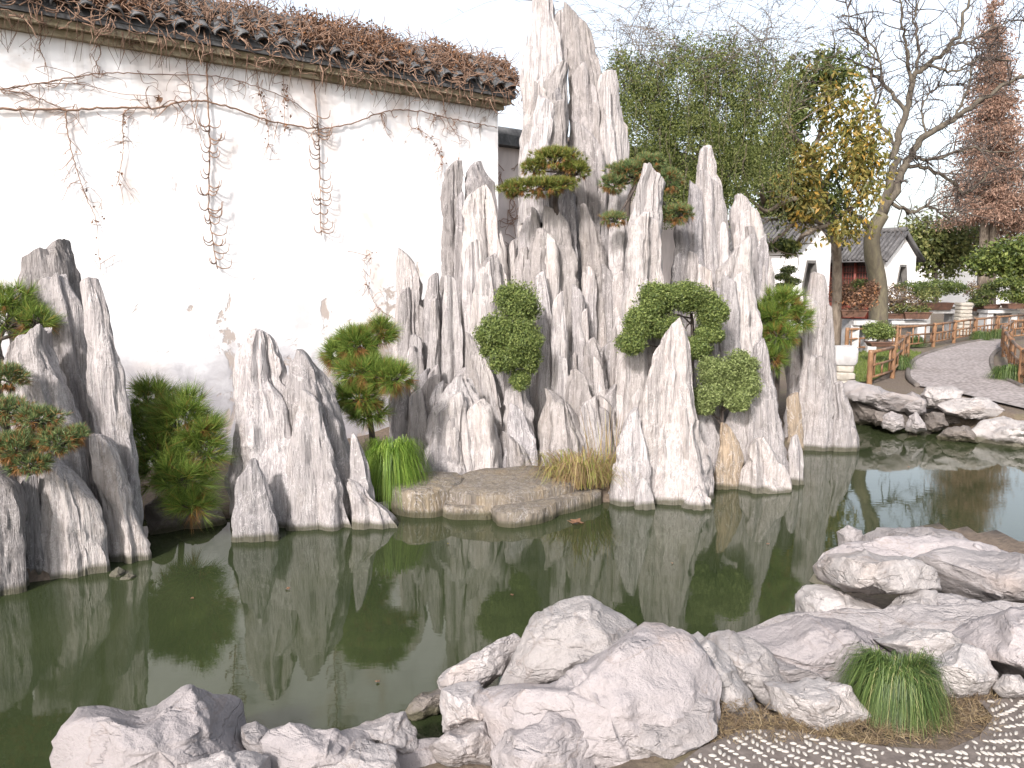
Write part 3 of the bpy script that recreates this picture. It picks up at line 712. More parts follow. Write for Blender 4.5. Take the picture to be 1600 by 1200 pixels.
rockery("white pointed spire between the two dwarf pines, right of centre", [
    ([(272, 1008, 1032), (300, 990, 1037), (360, 981, 1037), (440, 973, 1037), (540, 966, 1041), (660, 960, 1041)], 8.65, 'slate_white'),
    ([(342, 988, 1012), (430, 980, 1016), (600, 962, 1004), (690, 955, 1002)], 8.4, 'slate_white', 0.6),
    ([(430, 958, 975), (520, 954, 986), (620, 950, 986), (730, 945, 984)], 8.75, 'slate'),
    ([(352, 951, 972), (380, 948, 975), (398, 949, 974), (460, 955, 972)], 9.0, 'slate_white'),
    ([(480, 1030, 1046), (600, 1025, 1055), (720, 1020, 1060)], 8.6, 'slate_grey'),
] + fills(960, 1050, 36, [(960, 440), (1050, 430)], 9.3, 5) + fills(955, 1060, 38, [(950, 600), (1060, 560)], 8.5, 6), (1000, 720), 8.6)
rockery("row of tall grey slabs on the right flank beside the round-leaved shrubs", [
    ([(350, 1060, 1084), (400, 1050, 1092), (460, 1045, 1096), (600, 1040, 1096)], 9.25, 'slate_grey', 0.5),
    ([(232, 1092, 1111), (262, 1084, 1116), (330, 1080, 1130), (440, 1078, 1142), (600, 1080, 1150)], 9.45, 'slate'),
    ([(312, 1152, 1168), (350, 1145, 1190), (420, 1140, 1202), (500, 1140, 1206), (640, 1150, 1208)], 9.55, 'slate'),
    ([(388, 1144, 1164), (430, 1122, 1173), (520, 1115, 1186), (620, 1110, 1196), (720, 1108, 1206)], 8.9, 'slate_white'),
    ([(290, 1112, 1128), (360, 1110, 1140), (480, 1106, 1146)], 9.35, 'slate_grey'),
    ([(330, 1172, 1186), (380, 1170, 1197), (520, 1165, 1204)], 9.45, 'slate_white'),
    ([(420, 1092, 1110), (520, 1088, 1124), (660, 1080, 1130)], 9.1, 'slate'),
] + fills(1065, 1200, 34, [(1060, 440), (1100, 400), (1200, 440)], 9.6, 7) + fills(1060, 1180, 38, [(1050, 600), (1180, 600)], 8.6, 8), (1130, 720), 9.2)
rockery("low stones at the water's edge right of the front peak, one ochre", [
    ([(537, 1178, 1190), (580, 1170, 1206), (650, 1165, 1221), (720, 1160, 1236), (772, 1155, 1240)], 8.05, 'slate'),
    ([(690, 1174, 1190), (730, 1162, 1220), (772, 1156, 1238)], 7.75, 'slate'),
    ([(666, 1128, 1140), (700, 1115, 1156), (777, 1108, 1162)], 7.8, 'slate_ochre'),
    ([(640, 1082, 1106), (700, 1085, 1130), (777, 1092, 1132)], 7.95, 'slate_white'),
    ([(682, 1237, 1247), (705, 1232, 1257), (738, 1234, 1258)], 7.95, 'slate_white'),
    ([(640, 1140, 1160), (700, 1136, 1172), (765, 1136, 1180)], 7.95, 'slate_grey'),
    ([(600, 1100, 1130), (680, 1095, 1150), (760, 1090, 1160)], 8.3, 'slate'),
], (1170, 770), 7.9)
rockery("pale pyramid peak standing forward in the water, right of the dry reeds", [
    ([(516, 1032, 1060), (540, 1018, 1074), (590, 1008, 1081), (650, 997, 1090), (720, 976, 1105), (770, 960, 1112), (806, 948, 1116)], 7.5, 'slate', 0.75),
    ([(643, 982, 994), (675, 968, 1006), (730, 955, 1014), (809, 941, 1016)], 7.28, 'slate', 0.7),
    ([(640, 1064, 1073), (690, 1054, 1084), (740, 1052, 1102), (797, 1050, 1117)], 7.34, 'slate', 0.6),
    ([(752, 1004, 1012), (775, 996, 1020), (807, 994, 1025)], 7.1, 'slate_white'),
    ([(768, 1074, 1094), (785, 1062, 1108), (800, 1058, 1114)], 7.15, 'slate'),
], (1030, 800), 7.3, False)
rockery("slender pillar stones at the right end, beside the stone pedestal", [
    ([(430, 1269, 1284), (460, 1262, 1291), (530, 1258, 1299), (600, 1250, 1305), (690, 1240, 1310)], 9.85, 'slate'),
    ([(520, 1232, 1250), (580, 1228, 1258), (668, 1226, 1266)], 9.95, 'slate'),
    ([(480, 1291, 1298), (540, 1289, 1303), (620, 1285, 1312), (684, 1285, 1328)], 9.75, 'slate_white'),
    ([(600, 1302, 1314), (650, 1300, 1331), (692, 1295, 1336)], 9.6, 'slate_grey'),
    ([(562, 1264, 1290), (620, 1256, 1302), (684, 1250, 1304)], 9.6, 'slate'),
    ([(620, 1228, 1244), (680, 1226, 1256)], 9.6, 'slate_ochre'),
], (1280, 690), 9.7)

# ------------------------------------------------------------------ boulders from outlines
def boulder(outline, Y, thick, seed, rough=1.0, zc=None, grow=1.0, N=86, Mn=46, facets=11):
    rg = np.random.default_rng(seed)
    o = np.array(outline, float); o = o.mean(0) + (o - o.mean(0)) * grow; c = (o.min(0) + o.max(0)) / 2 * 0.5 + o.mean(0) * 0.5
    if zc is not None: Y = G(c[0], c[1], zc)[1]
    cw = P(c[0], c[1], Y); n = EYE - cw; n /= np.linalg.norm(n)
    r_ = np.array([1.0, 0, 0]); r_ -= n * (r_ @ n); r_ /= np.linalg.norm(r_); u_ = np.cross(n, r_)
    uv = []
    for i in range(len(o)):
        for f in np.linspace(0, 1, 8, endpoint=False):
            px, py = o[i] * (1 - f) + o[(i + 1) % len(o)] * f
            d = ray(px, py); w = EYE + d * (((cw - EYE) @ n) / (d @ n)) - cw
            uv.append((w @ r_, w @ u_))
    uv = np.array(uv); an = np.arctan2(uv[:, 1], uv[:, 0]); ra = np.hypot(uv[:, 0], uv[:, 1])
    s = np.argsort(an); an, ra = an[s], ra[s]
    ph = np.linspace(-math.pi, math.pi, N, endpoint=False); ps = np.linspace(-math.pi / 2, math.pi / 2, Mn + 2)[1:-1]
    R = np.interp(ph, an, ra, period=2 * math.pi); Rm = R.mean()
    cp = np.cos(ps) ** 0.72; sp = np.sign(np.sin(ps)) * np.abs(np.sin(ps)) ** 0.8
    q = np.stack([(cp[:, None] * np.cos(ph)[None]), (cp[:, None] * np.sin(ph)[None]), np.repeat(sp[:, None], N, 1)], -1).reshape(-1, 3)
    q = np.vstack([q, [[0, 0, -1], [0, 0, 1]]])
    for k in range(facets):
        nk = rg.normal(size=3); nk[2] = abs(nk[2]) + .55; nk /= np.linalg.norm(nk); dk = rg.uniform(.58, .88)
        e = q @ nk - dk; q = q - nk * (np.maximum(e, 0) * 0.97)[:, None]
    Rr = np.append(np.tile(R, Mn), [Rm, Rm])
    loc = np.stack([q[:, 0] * Rr, q[:, 1] * Rr, q[:, 2] * thick], 1)
    wp = cw + loc[:, :1] * r_ + loc[:, 1:2] * u_ + loc[:, 2:] * n
    sc = min(Rm, thick * 1.5); off = np.array([seed * 3.1, seed * 1.7, seed * .9])
    L = wp / max(sc, .08)
    dsp = 0.16 * (fbm(L * 1.1 + off, seed, 3) - .5) + 0.075 * (crease(L * [1.9, 1.9, 3.2] + off, seed + 3) - .35) + 0.05 * (crease(L * [4.5, 4.5, 8] + off, seed + 4) - .35) + 0.03 * (crease(L * [10, 10, 16] + off, seed + 5) - .35) + 0.05 * (np.clip(vn(L * 2.6 + off, seed + 6), .45, .55) - .5) * 10 * .35
    dirn = (wp - cw) / (np.linalg.norm(wp - cw, axis=1)[:, None] + 1e-9)
    wp = wp + dirn * (dsp * sc * rough)[:, None]
    i = np.arange(Mn - 1)[:, None] * N; k = np.arange(N)[None, :]; k2 = (k + 1) % N
    qd = np.stack([i + k, i + k2, i + N + k2, i + N + k], -1).reshape(-1, 4)
    a = np.arange(N); b = (a + 1) % N; e = (Mn - 1) * N
    t = np.vstack([np.stack([np.full(N, Mn * N), b, a], 1), np.stack([np.full(N, Mn * N + 1), e + a, e + b], 1)])
    mb = MB().add(wp, q=qd, t=t); mb.center = np.array([cw[0], cw[1], wp[:, 2].min()]); return mb
def rock(label, outline, Y, thick, mat, group, rough=1.0, facets=11, name="bank_rock", zc=None, grow=1.0):
    _sd[0] += 1
    mb = boulder(outline, Y, thick, _sd[0], rough, zc=zc, grow=grow, facets=facets)
    return tag(mb.build(name, M[mat], None, smooth=True, sharp=38, org=mb.center), label, "rock", group)
NB = "lake rocks along the near bank"
near = [
 ("broad mauve rock at the bottom left corner of the pond edge", [(80, 1260), (88, 1180), (100, 1148), (125, 1106), (165, 1100), (215, 1108), (255, 1090), (290, 1080), (330, 1085), (375, 1095), (388, 1125), (415, 1155), (425, 1270)], 3.3, .34, 'lime_mauve'),
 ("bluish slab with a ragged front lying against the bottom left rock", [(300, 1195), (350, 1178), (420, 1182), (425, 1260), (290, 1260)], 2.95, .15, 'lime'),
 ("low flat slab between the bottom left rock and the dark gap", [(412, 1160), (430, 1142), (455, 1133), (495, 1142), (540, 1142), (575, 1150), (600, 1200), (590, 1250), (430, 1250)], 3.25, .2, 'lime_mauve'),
 ("small grey rock at the left lip of the dark wet gap", [(550, 1142), (590, 1124), (630, 1116), (646, 1145), (648, 1172), (615, 1182), (570, 1170)], 3.5, .16, 'lime'),
 ("grey rock below the small lip rock, cut by the lower picture edge", [(500, 1190), (560, 1160), (612, 1172), (618, 1200), (600, 1260), (500, 1260)], 3.1, .15, 'lime'),
 ("dark blue-grey rock on the right side of the wet gap", [(690, 1100), (692, 1080), (712, 1068), (745, 1070), (770, 1100), (760, 1130), (720, 1148), (696, 1140)], 3.55, .2, 'lime'),
 ("small rounded rock at the bottom right of the wet gap", [(675, 1165), (700, 1145), (760, 1125), (775, 1160), (765, 1195), (720, 1200), (685, 1190)], 3.2, .17, 'lime'),
 ("oblong bluish rock with a smooth hollow, left of the white hump", [(686, 1062), (700, 1045), (730, 1030), (765, 1010), (800, 993), (812, 1002), (805, 1030), (790, 1052), (760, 1072), (700, 1080)], 3.85, .16, 'lime'),
 ("white rounded hump, the highest of the near bank", [(785, 1078), (800, 1045), (818, 1008), (838, 968), (870, 948), (905, 937), (935, 948), (955, 962), (982, 978), (985, 1010), (950, 1060), (880, 1085), (820, 1085)], 4.0, .34, 'lime_white'),
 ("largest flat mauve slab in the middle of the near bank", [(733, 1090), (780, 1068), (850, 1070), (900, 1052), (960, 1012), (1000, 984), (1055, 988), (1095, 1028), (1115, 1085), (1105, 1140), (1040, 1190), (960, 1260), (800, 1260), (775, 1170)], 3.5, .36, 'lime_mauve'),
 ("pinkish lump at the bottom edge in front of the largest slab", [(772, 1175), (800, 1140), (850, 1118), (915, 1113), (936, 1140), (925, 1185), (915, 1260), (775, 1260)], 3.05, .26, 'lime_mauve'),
 ("grey angular face of stone beside the pebbles, right of the pinkish lump", [(925, 1140), (990, 1095), (1050, 1085), (1105, 1100), (1108, 1150), (1040, 1195), (960, 1240), (920, 1220)], 3.2, .26, 'lime'),
 ("long white ridge running down to the pebble paving", [(1050, 990), (1085, 985), (1110, 1005), (1140, 1035), (1172, 1085), (1188, 1118), (1165, 1132), (1125, 1120), (1105, 1075), (1085, 1030)], 3.75, .24, 'lime_white'),
 ("white jagged rock with hollow feet left of the near grass clump", [(1190, 1062), (1230, 1066), (1280, 1062), (1325, 1075), (1357, 1118), (1330, 1132), (1290, 1140), (1255, 1140), (1215, 1108)], 3.75, .2, 'lime_white'),
 ("pale slanting rock between the white ridge and the wide flat slab", [(1092, 1003), (1110, 988), (1140, 986), (1180, 1005), (1220, 1045), (1240, 1080), (1225, 1112), (1195, 1100), (1165, 1070), (1130, 1035)], 4.0, .2, 'lime_white'),
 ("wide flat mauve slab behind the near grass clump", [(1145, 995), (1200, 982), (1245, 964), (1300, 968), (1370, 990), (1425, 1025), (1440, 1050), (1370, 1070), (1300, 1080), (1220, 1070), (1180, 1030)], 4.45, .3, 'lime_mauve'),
 ("white block at the water's edge under the pale boulder", [(1243, 930), (1260, 915), (1295, 918), (1335, 935), (1380, 955), (1412, 985), (1380, 998), (1320, 985), (1270, 975), (1245, 962)], 5.1, .3, 'lime_white'),
 ("pale rounded boulder overhanging the white block", [(1268, 885), (1290, 866), (1350, 861), (1405, 868), (1450, 888), (1475, 930), (1445, 935), (1390, 930), (1320, 922), (1278, 908)], 5.4, .36, 'lime_white'),
 ("knobbly pale stone wedged below the overhanging boulder", [(1388, 950), (1410, 930), (1460, 926), (1485, 965), (1470, 985), (1430, 982), (1398, 970)], 5.05, .2, 'lime_white'),
 ("low far slab of the near bank, jutting into the pond", [(1345, 838), (1370, 824), (1430, 826), (1490, 834), (1518, 850), (1560, 870), (1480, 890), (1400, 880), (1345, 866)], 6.3, .4, 'lime'),
 ("small round stone at the pond end of the low far slab", [(1308, 832), (1325, 823), (1345, 830), (1350, 850), (1330, 860), (1312, 852)], 6.5, .16, 'lime'),
 ("thick brownish slab at the right picture edge above the mauve boulder", [(1440, 875), (1500, 858), (1570, 868), (1640, 890), (1700, 920), (1690, 960), (1600, 950), (1510, 945), (1465, 915)], 5.5, .4, 'lime'),
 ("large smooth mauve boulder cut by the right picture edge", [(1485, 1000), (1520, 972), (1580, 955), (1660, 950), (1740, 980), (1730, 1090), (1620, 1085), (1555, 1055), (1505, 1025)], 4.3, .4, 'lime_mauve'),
 ("pale wedge rock just right of the near grass clump", [(1440, 1050), (1470, 1020), (1505, 1008), (1535, 1020), (1560, 1068), (1545, 1085), (1495, 1092), (1455, 1080)], 3.95, .22, 'lime_white'),
 ("small pale stone touching the pebbles at the right edge", [(1552, 1075), (1568, 1056), (1592, 1056), (1615, 1078), (1600, 1090), (1565, 1088)], 3.85, .1, 'lime_white'),
 ("sloping pale rock between the wedge rock and the wide slab", [(1370, 1000), (1420, 985), (1480, 990), (1510, 1015), (1470, 1045), (1430, 1040)], 4.5, .22, 'lime_white'),
]
near += [
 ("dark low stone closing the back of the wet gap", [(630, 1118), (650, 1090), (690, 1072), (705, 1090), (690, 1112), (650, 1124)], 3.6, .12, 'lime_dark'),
 ("rough stone packed between the largest slab and the white ridge", [(1000, 1000), (1050, 985), (1095, 1010), (1120, 1070), (1112, 1120), (1060, 1100), (1020, 1050)], 3.7, .2, 'lime'),
 ("weathered stone packed behind the white jagged rock", [(1150, 1010), (1200, 1020), (1260, 1045), (1310, 1065), (1290, 1085), (1220, 1080), (1170, 1050)], 4.2, .2, 'lime'),
 ("worn slope of stone below the brownish slab", [(1400, 960), (1470, 930), (1540, 945), (1600, 960), (1540, 990), (1480, 1005), (1420, 995)], 4.8, .3, 'lime'),
 ("stone wedged between the bottom left rock and the flat slab", [(380, 1140), (400, 1130), (430, 1150), (440, 1190), (410, 1215), (385, 1190)], 3.2, .14, 'lime'),
]
near += [
 ("broad low ledge running under the right-hand near rocks", [(1110, 1020), (1250, 962), (1400, 955), (1560, 945), (1700, 960), (1700, 1080), (1500, 1062), (1300, 1070), (1170, 1065)], 4.2, .2, 'lime'),
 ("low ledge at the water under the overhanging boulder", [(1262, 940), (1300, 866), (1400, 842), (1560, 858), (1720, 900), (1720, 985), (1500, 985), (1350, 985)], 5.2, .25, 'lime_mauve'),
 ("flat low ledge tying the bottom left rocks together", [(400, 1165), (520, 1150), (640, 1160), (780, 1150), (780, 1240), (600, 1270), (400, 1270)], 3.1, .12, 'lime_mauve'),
]
near_z = [.30, .28, .22, .2, .2, .28, .2, .32, .42, .36, .3, .3, .36, .38, .32, .3, .22, .45, .33, .2, .15, .38, .42, .42, .4, .4, .05, .28, .26, .3, .2, .24, .14, .08]
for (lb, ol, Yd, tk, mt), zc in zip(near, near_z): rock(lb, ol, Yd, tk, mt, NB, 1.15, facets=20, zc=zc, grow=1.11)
FB = "rocks of the far bank"
far = [
 ("long overhanging ledge on the far bank beside the pedestal", [(1312, 605), (1330, 594), (1360, 600), (1400, 615), (1445, 622), (1445, 640), (1400, 645), (1350, 635), (1318, 625)], 11.0, .5, 'lime'),
 ("bright white pitted rock on the far bank in front of the path", [(1435, 618), (1450, 604), (1490, 602), (1505, 612), (1500, 628), (1470, 640), (1445, 634)], 10.9, .3, 'lime_white'),
 ("white flat ledge right of the pitted rock on the far bank", [(1462, 632), (1500, 620), (1545, 622), (1568, 640), (1560, 652), (1510, 654), (1475, 645)], 10.6, .4, 'lime_white'),
 ("large pale rock at the right edge of the far bank", [(1518, 672), (1530, 658), (1570, 650), (1640, 655), (1690, 680), (1680, 706), (1600, 705), (1550, 700), (1525, 690)], 9.9, .5, 'lime_white'),
 ("squarish stone at the far waterline below the long ledge", [(1378, 650), (1392, 642), (1410, 648), (1415, 668), (1395, 676), (1378, 668)], 10.5, .2, 'lime'),
 ("triangular pinkish stone at the far waterline", [(1413, 672), (1420, 650), (1432, 643), (1445, 660), (1450, 674), (1430, 678)], 10.4, .2, 'lime'),
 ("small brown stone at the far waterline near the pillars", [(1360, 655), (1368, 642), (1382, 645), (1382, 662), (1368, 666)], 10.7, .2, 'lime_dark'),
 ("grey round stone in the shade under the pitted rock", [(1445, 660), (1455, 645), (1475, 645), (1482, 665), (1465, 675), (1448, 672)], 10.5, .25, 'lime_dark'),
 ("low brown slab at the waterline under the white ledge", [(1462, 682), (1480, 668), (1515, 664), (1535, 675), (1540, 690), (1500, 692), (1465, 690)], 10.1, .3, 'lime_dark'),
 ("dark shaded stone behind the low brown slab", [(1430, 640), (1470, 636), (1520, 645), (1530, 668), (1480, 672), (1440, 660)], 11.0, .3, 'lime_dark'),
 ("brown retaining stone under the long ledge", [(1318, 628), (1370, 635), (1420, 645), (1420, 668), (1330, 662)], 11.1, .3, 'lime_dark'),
 ("grey wedge stone between the long ledge and the pitted rock", [(1405, 622), (1425, 612), (1445, 622), (1448, 645), (1420, 652), (1405, 640)], 10.75, .22, 'lime'),
]
for lb, ol, Yd, tk, mt in far: rock(lb, ol, Yd, tk, mt, FB, 1.5)
LB = "small stones at the foot of the rockery"
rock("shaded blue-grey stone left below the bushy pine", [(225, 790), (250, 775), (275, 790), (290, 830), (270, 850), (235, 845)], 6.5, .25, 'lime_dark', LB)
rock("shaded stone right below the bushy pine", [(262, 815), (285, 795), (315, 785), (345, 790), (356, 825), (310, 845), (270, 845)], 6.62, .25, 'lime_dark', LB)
rock("little pale pebble rock at the waterline of the left cluster", [(170, 898), (185, 885), (196, 892), (192, 908), (176, 912)], 5.45, .06, 'lime', LB)
rock("flat little stone beside the pale pebble rock", [(182, 908), (200, 895), (214, 900), (212, 912), (190, 916)], 5.4, .06, 'lime', LB)

# ------------------------------------------------------------------ stone steps
def slab(name, label, outline_px, ztop, zbot, mat, seed, group, inset=0.02):
    rg = np.random.default_rng(seed)
    pts = spline(np.array([G(x, y, ztop) for x, y in outline_px + outline_px[:1]]), 64)[:-1]
    c = pts.mean(0); n = len(pts); rings = []
    for z, f in ((ztop, .0), (ztop, .6), (ztop, .93), (ztop - .02, 1.0), ((ztop + zbot) / 2, 1.01), (zbot, .97)):
        r = c + (pts - c) * f; r[:, 2] = z
        r += np.stack([vn(r * 9 + seed, seed), vn(r * 9 + seed, seed + 1), vn(r * 7 + seed, seed + 2)], 1) * [.05, .05, .03] - [.025, .025, .015]
        rings.append(r)
    V = np.vstack(rings); k = np.arange(n); k2 = (k + 1) % n
    q = np.vstack([np.stack([j * n + k, (j + 1) * n + k, (j + 1) * n + k2, j * n + k2], 1) for j in range(5)])
    q = q[:, ::-1] if np.cross(pts[1] - pts[0], pts[2] - pts[1])[2] < 0 else q
    return tag(MB().add(V, q=q).build(name, M[mat], None, smooth=True, sharp=45, org=[c[0], c[1], zbot]), label, "step", group)
SG = "flat stone steps at the water"
slab("stone_step", "leftmost flat stone step with yellowish front beside the sedge", [(612, 762), (618, 742), (700, 734), (724, 748), (692, 764), (650, 768)], .24, -.1, 'step', 3, SG)
slab("stone_step", "small middle stone step jutting lowest into the water", [(692, 786), (705, 778), (745, 776), (770, 783), (765, 790), (715, 792)], .12, -.1, 'step', 4, SG)
slab("stone_step", "long stone step in front of the dry reeds", [(768, 790), (800, 775), (880, 762), (925, 758), (940, 766), (880, 782), (840, 796), (790, 800)], .13, -.1, 'step', 5, SG)
slab("stone_step", "upper stone step behind the others, against the pale stones", [(700, 766), (716, 742), (780, 728), (880, 728), (910, 742), (880, 758), (780, 772)], .22, -.1, 'step', 6, SG)
slab("stone_slab", "dark square-cut slab at the foot of the right end pillars", [(1228, 664), (1235, 655), (1285, 654), (1292, 662), (1285, 667), (1240, 668)], .22, -.1, 'step', 7, SG)

# ================================================================== PLANTS
def unit(v): return v / (np.linalg.norm(v, axis=-1, keepdims=True) + 1e-9)
def needles(mb, c, d, L, K, spread, w, rg, lenvar=.25):
    n = len(c); dd = np.repeat(d, K, 0); cc = np.repeat(c, K, 0)
    v = unit(dd + rg.normal(size=(n * K, 3)) * spread)
    ln = (np.broadcast_to(np.asarray(L, float), (n,)).repeat(K) * (1 + rg.uniform(-lenvar, lenvar, n * K)))[:, None]
    s = unit(np.cross(v, rg.normal(size=(n * K, 3)))) * w / 2
    b = cc + v * ln * .05; tip = cc + v * ln + np.array([0, 0, -.06]) * ln
    V = np.stack([b - s, b + s, tip], 1).reshape(-1, 3); i = np.arange(n * K)[:, None] * 3
    mb.add(V, t=i + np.arange(3)[None])
def leaves(mb, c, nrm_, size, rg, asp=.6, droop=0.0, var=.35):
    n = len(c); a = unit(np.cross(nrm_, rg.normal(size=(n, 3)))); a = unit(a + np.array([0, 0, -droop])); b = unit(np.cross(nrm_, a))
    s = (size * (1 + rg.uniform(-var, var, n)))[:, None]
    fold = unit(np.cross(a, b)) * s * .12
    V = np.stack([c, c + a * s * .5 + b * s * asp * .5 + fold, c + a * s, c + a * s * .5 - b * s * asp * .5 + fold], 1).reshape(-1, 3)
    i = np.arange(n)[:, None] * 4
    mb.add(V, t=np.vstack([i + np.array([[0, 1, 2]]), i + np.array([[0, 2, 3]])]))
def lobe(px, py, Y, rx, ry, dep=.85):
    c = P(px, py, Y); return c, np.array([rx * Y / F, rx * Y / F * dep, ry * Y / F])
def on_lobe(l, n, rg, lo=.75, hi=1.0, upb=0.0, bumps=.12, sd=0):
    c, r = l; d = rg.normal(size=(n, 3)); d[:, 2] += upb; d = unit(d)
    k = rg.uniform(lo, hi, n) * (1 + bumps * 2 * (vn(d * 4.5 + c * 3 + 20, sd) - .5))
    return c + d * r * k[:, None], unit(d / r)
def limb(mb, pts, r0, r1, sides=7, n=None, wob=0.0, rg=None):
    p = spline(pts, n or max(6, len(pts) * 5))
    if wob and rg is not None: p[1:-1] += rg.normal(size=(len(p) - 2, 3)) * wob
    tube(mb, p, np.linspace(r0, r1, len(p)), sides)
    return p
def pine(label, lobes, trunk, mat, seed, ntuft, K, L, spread, w, upb=.5, brown=0.0, r0=.035, group="pines trained on the rockery", base=None):
    rg = np.random.default_rng(seed)
    b = np.array(trunk[0]); t = thing("pine_tree", label, "pine", b, group)
    tm_ = MB(); ends = limb(tm_, trunk, r0, r0 * .5, 8)
    mb, br = MB(), MB()
    for l in lobes:
        nt_ = int(1.7 * ntuft * (l[1][0] * l[1][2]) / .02) + 12
        limb(tm_, [ends[-1], (ends[-1] + l[0]) / 2 + [0, 0, -.02], l[0] + [0, 0, -l[1][2] * .4]], r0 * .45, r0 * .2, 6)
        c, d = on_lobe(l, nt_, rg, .35, .95, upb, .15, seed)
        tw = MB()
        dr = unit(d + [0, 0, .45] + rg.normal(size=d.shape) * .25)
        needles(mb, c, dr, L, K, spread, w, rg)
        for cc in c[::max(1, nt_ // 14)]:
            tube(tm_, [l[0] + [0, 0, -l[1][2] * .4], cc], [r0 * .16, r0 * .1], 4)
        if brown:
            m = max(3, int(nt_ * brown)); c2, d2 = on_lobe(l, m, rg, .5, .85, -.6, .1, seed)
            needles(br, c2, unit(d2 + [0, 0, -.4]), L * .9, K, spread, w, rg)
    tm_.build("trunk", M['bark_dark'], t, smooth=True)
    tag(mb.build("needles", M[mat], t), kind="stuff")
    if brown: tag(br.build("dead_needles", M['pine_brown'], t), kind="stuff")
    return t
pine("bushy dark green pine growing low between the left cluster and the free-standing peak",
     [lobe(240, 630, 6.8, 34, 40), lobe(285, 665, 6.5, 50, 55), lobe(250, 720, 6.4, 40, 50), lobe(315, 700, 6.4, 32, 50), lobe(285, 750, 6.3, 45, 40), lobe(300, 790, 6.2, 26, 20), lobe(232, 680, 6.6, 30, 50)],
     [P(285, 850, 6.8), P(280, 780, 6.75), P(270, 720, 6.7), P(275, 680, 6.7)], 'pine', 11, 19, 42, .17, .42, .0045, .2, .06)
pine("upper pine at the left picture edge behind the grey slab",
     [lobe(10, 500, 5.95, 55, 36), lobe(55, 505, 5.9, 28, 26), lobe(20, 470, 6.0, 40, 22), lobe(-60, 490, 6.0, 50, 40)],
     [P(-30, 640, 6.1), P(-20, 580, 6.0), P(0, 530, 5.95)], 'pine', 12, 16, 34, .12, .4, .0042, .5, .08)
pine("low cascading pine with bluish tufts at the left picture edge",
     [lobe(15, 590, 5.4, 30, 20), lobe(0, 640, 5.2, 50, 18), lobe(60, 655, 5.15, 40, 20), lobe(25, 700, 5.1, 55, 24), lobe(90, 690, 5.1, 34, 20), lobe(120, 680, 5.15, 20, 12), lobe(50, 725, 5.05, 38, 14), lobe(-60, 680, 5.2, 50, 40)],
     [P(-60, 790, 5.4), P(-30, 720, 5.3), P(10, 690, 5.2)], 'pine_blue', 13, 140, 20, .055, .42, .0045, .6, .22)
pine("yellow-green pine between the free-standing peak and the thin slabs",
     [lobe(560, 540, 7.4, 32, 26), lobe(595, 520, 7.5, 18, 20), lobe(530, 555, 7.5, 28, 20), lobe(570, 580, 7.3, 48, 22), lobe(612, 590, 7.2, 34, 20), lobe(560, 620, 7.3, 40, 20), lobe(575, 645, 7.4, 30, 14)],
     [P(585, 720, 7.7), P(580, 670, 7.65), P(570, 610, 7.55), P(565, 570, 7.5)], 'pine', 14, 46, 36, .13, .42, .0048, .35, .14)
pine("spreading two-tiered dwarf pine on the tallest peak",
     [lobe(868, 250, 8.75, 46, 17, .7), lobe(835, 262, 8.75, 24, 12), lobe(900, 268, 8.75, 26, 15), lobe(840, 293, 8.6, 52, 14, .6), lobe(800, 297, 8.6, 22, 10), lobe(880, 288, 8.6, 22, 9)],
     [P(872, 345, 9.0), P(868, 310, 8.85), P(884, 285, 8.8), P(880, 268, 8.78)], 'pine_yellow', 15, 110, 22, .06, .5, .006, .9, .12)
pine("blue-green dwarf pine in four pads around the white spire",
     [lobe(985, 270, 8.95, 42, 17, .7), lobe(960, 288, 8.9, 24, 13), lobe(1015, 258, 8.95, 28, 16), lobe(1046, 283, 8.9, 22, 17), lobe(960, 343, 8.6, 22, 9), lobe(1060, 335, 8.75, 26, 15)],
     [P(985, 400, 9.0), P(980, 340, 9.0), P(985, 305, 9.0), P(1000, 280, 8.98)], 'pine_blue', 16, 110, 22, .06, .5, .006, .9, .15)
pine("bright green long-needled pine beside the right end pillars",
     [lobe(1222, 480, 9.3, 36, 28), lobe(1205, 500, 9.2, 26, 24), lobe(1250, 498, 9.2, 18, 20), lobe(1220, 525, 9.1, 28, 16), lobe(1208, 560, 9.1, 18, 20)],
     [P(1212, 640, 9.4), P(1215, 590, 9.35), P(1220, 520, 9.35)], 'pine', 17, 26, 36, .13, .42, .0058, .3, .06)

def clipped(name, label, lobes, trunk, mat, seed, dens=14000, size=.024, r0=.025, group="clipped shrubs on the rockery", cat="shrub"):
    rg = np.random.default_rng(seed)
    t = thing(name, label, cat, np.array(trunk[0]), group); tm_ = MB(); e = limb(tm_, trunk, r0, r0 * .6, 8)
    mb = MB()
    for l in lobes:
        e_ = e[rg.integers(len(e) // 3, len(e))]; limb(tm_, [e_, (e_ + l[0]) / 2 + rg.normal(size=3) * .05, l[0]], r0 * .36, r0 * .14, 6)
        r = l[1]; area = 4 * math.pi * ((r[0] * r[1]) ** 1.6 / 3 + (r[0] * r[2]) ** 1.6 / 3 + (r[1] * r[2]) ** 1.6 / 3) ** (1 / 1.6)
        n = int(area * dens)
        subs = [(l[0], l[1] * .86)]
        for k in range(9):
            v = unit(rg.normal(size=3)); subs.append((l[0] + v * l[1] * .62, l[1] * rg.uniform(.34, .5)))
        for sl in subs:
            c, d = on_lobe(sl, int(n * (sl[1][0] / l[1][0]) ** 2 * .75), rg, .65, 1.14, 0, .35, seed)
            leaves(mb, c, unit(d + rg.normal(size=d.shape) * .9), size, rg, .5)
    tm_.build("trunk", M['bark_dark'], t, smooth=True)
    tag(mb.build("foliage", M[mat], t), kind="stuff"); return t
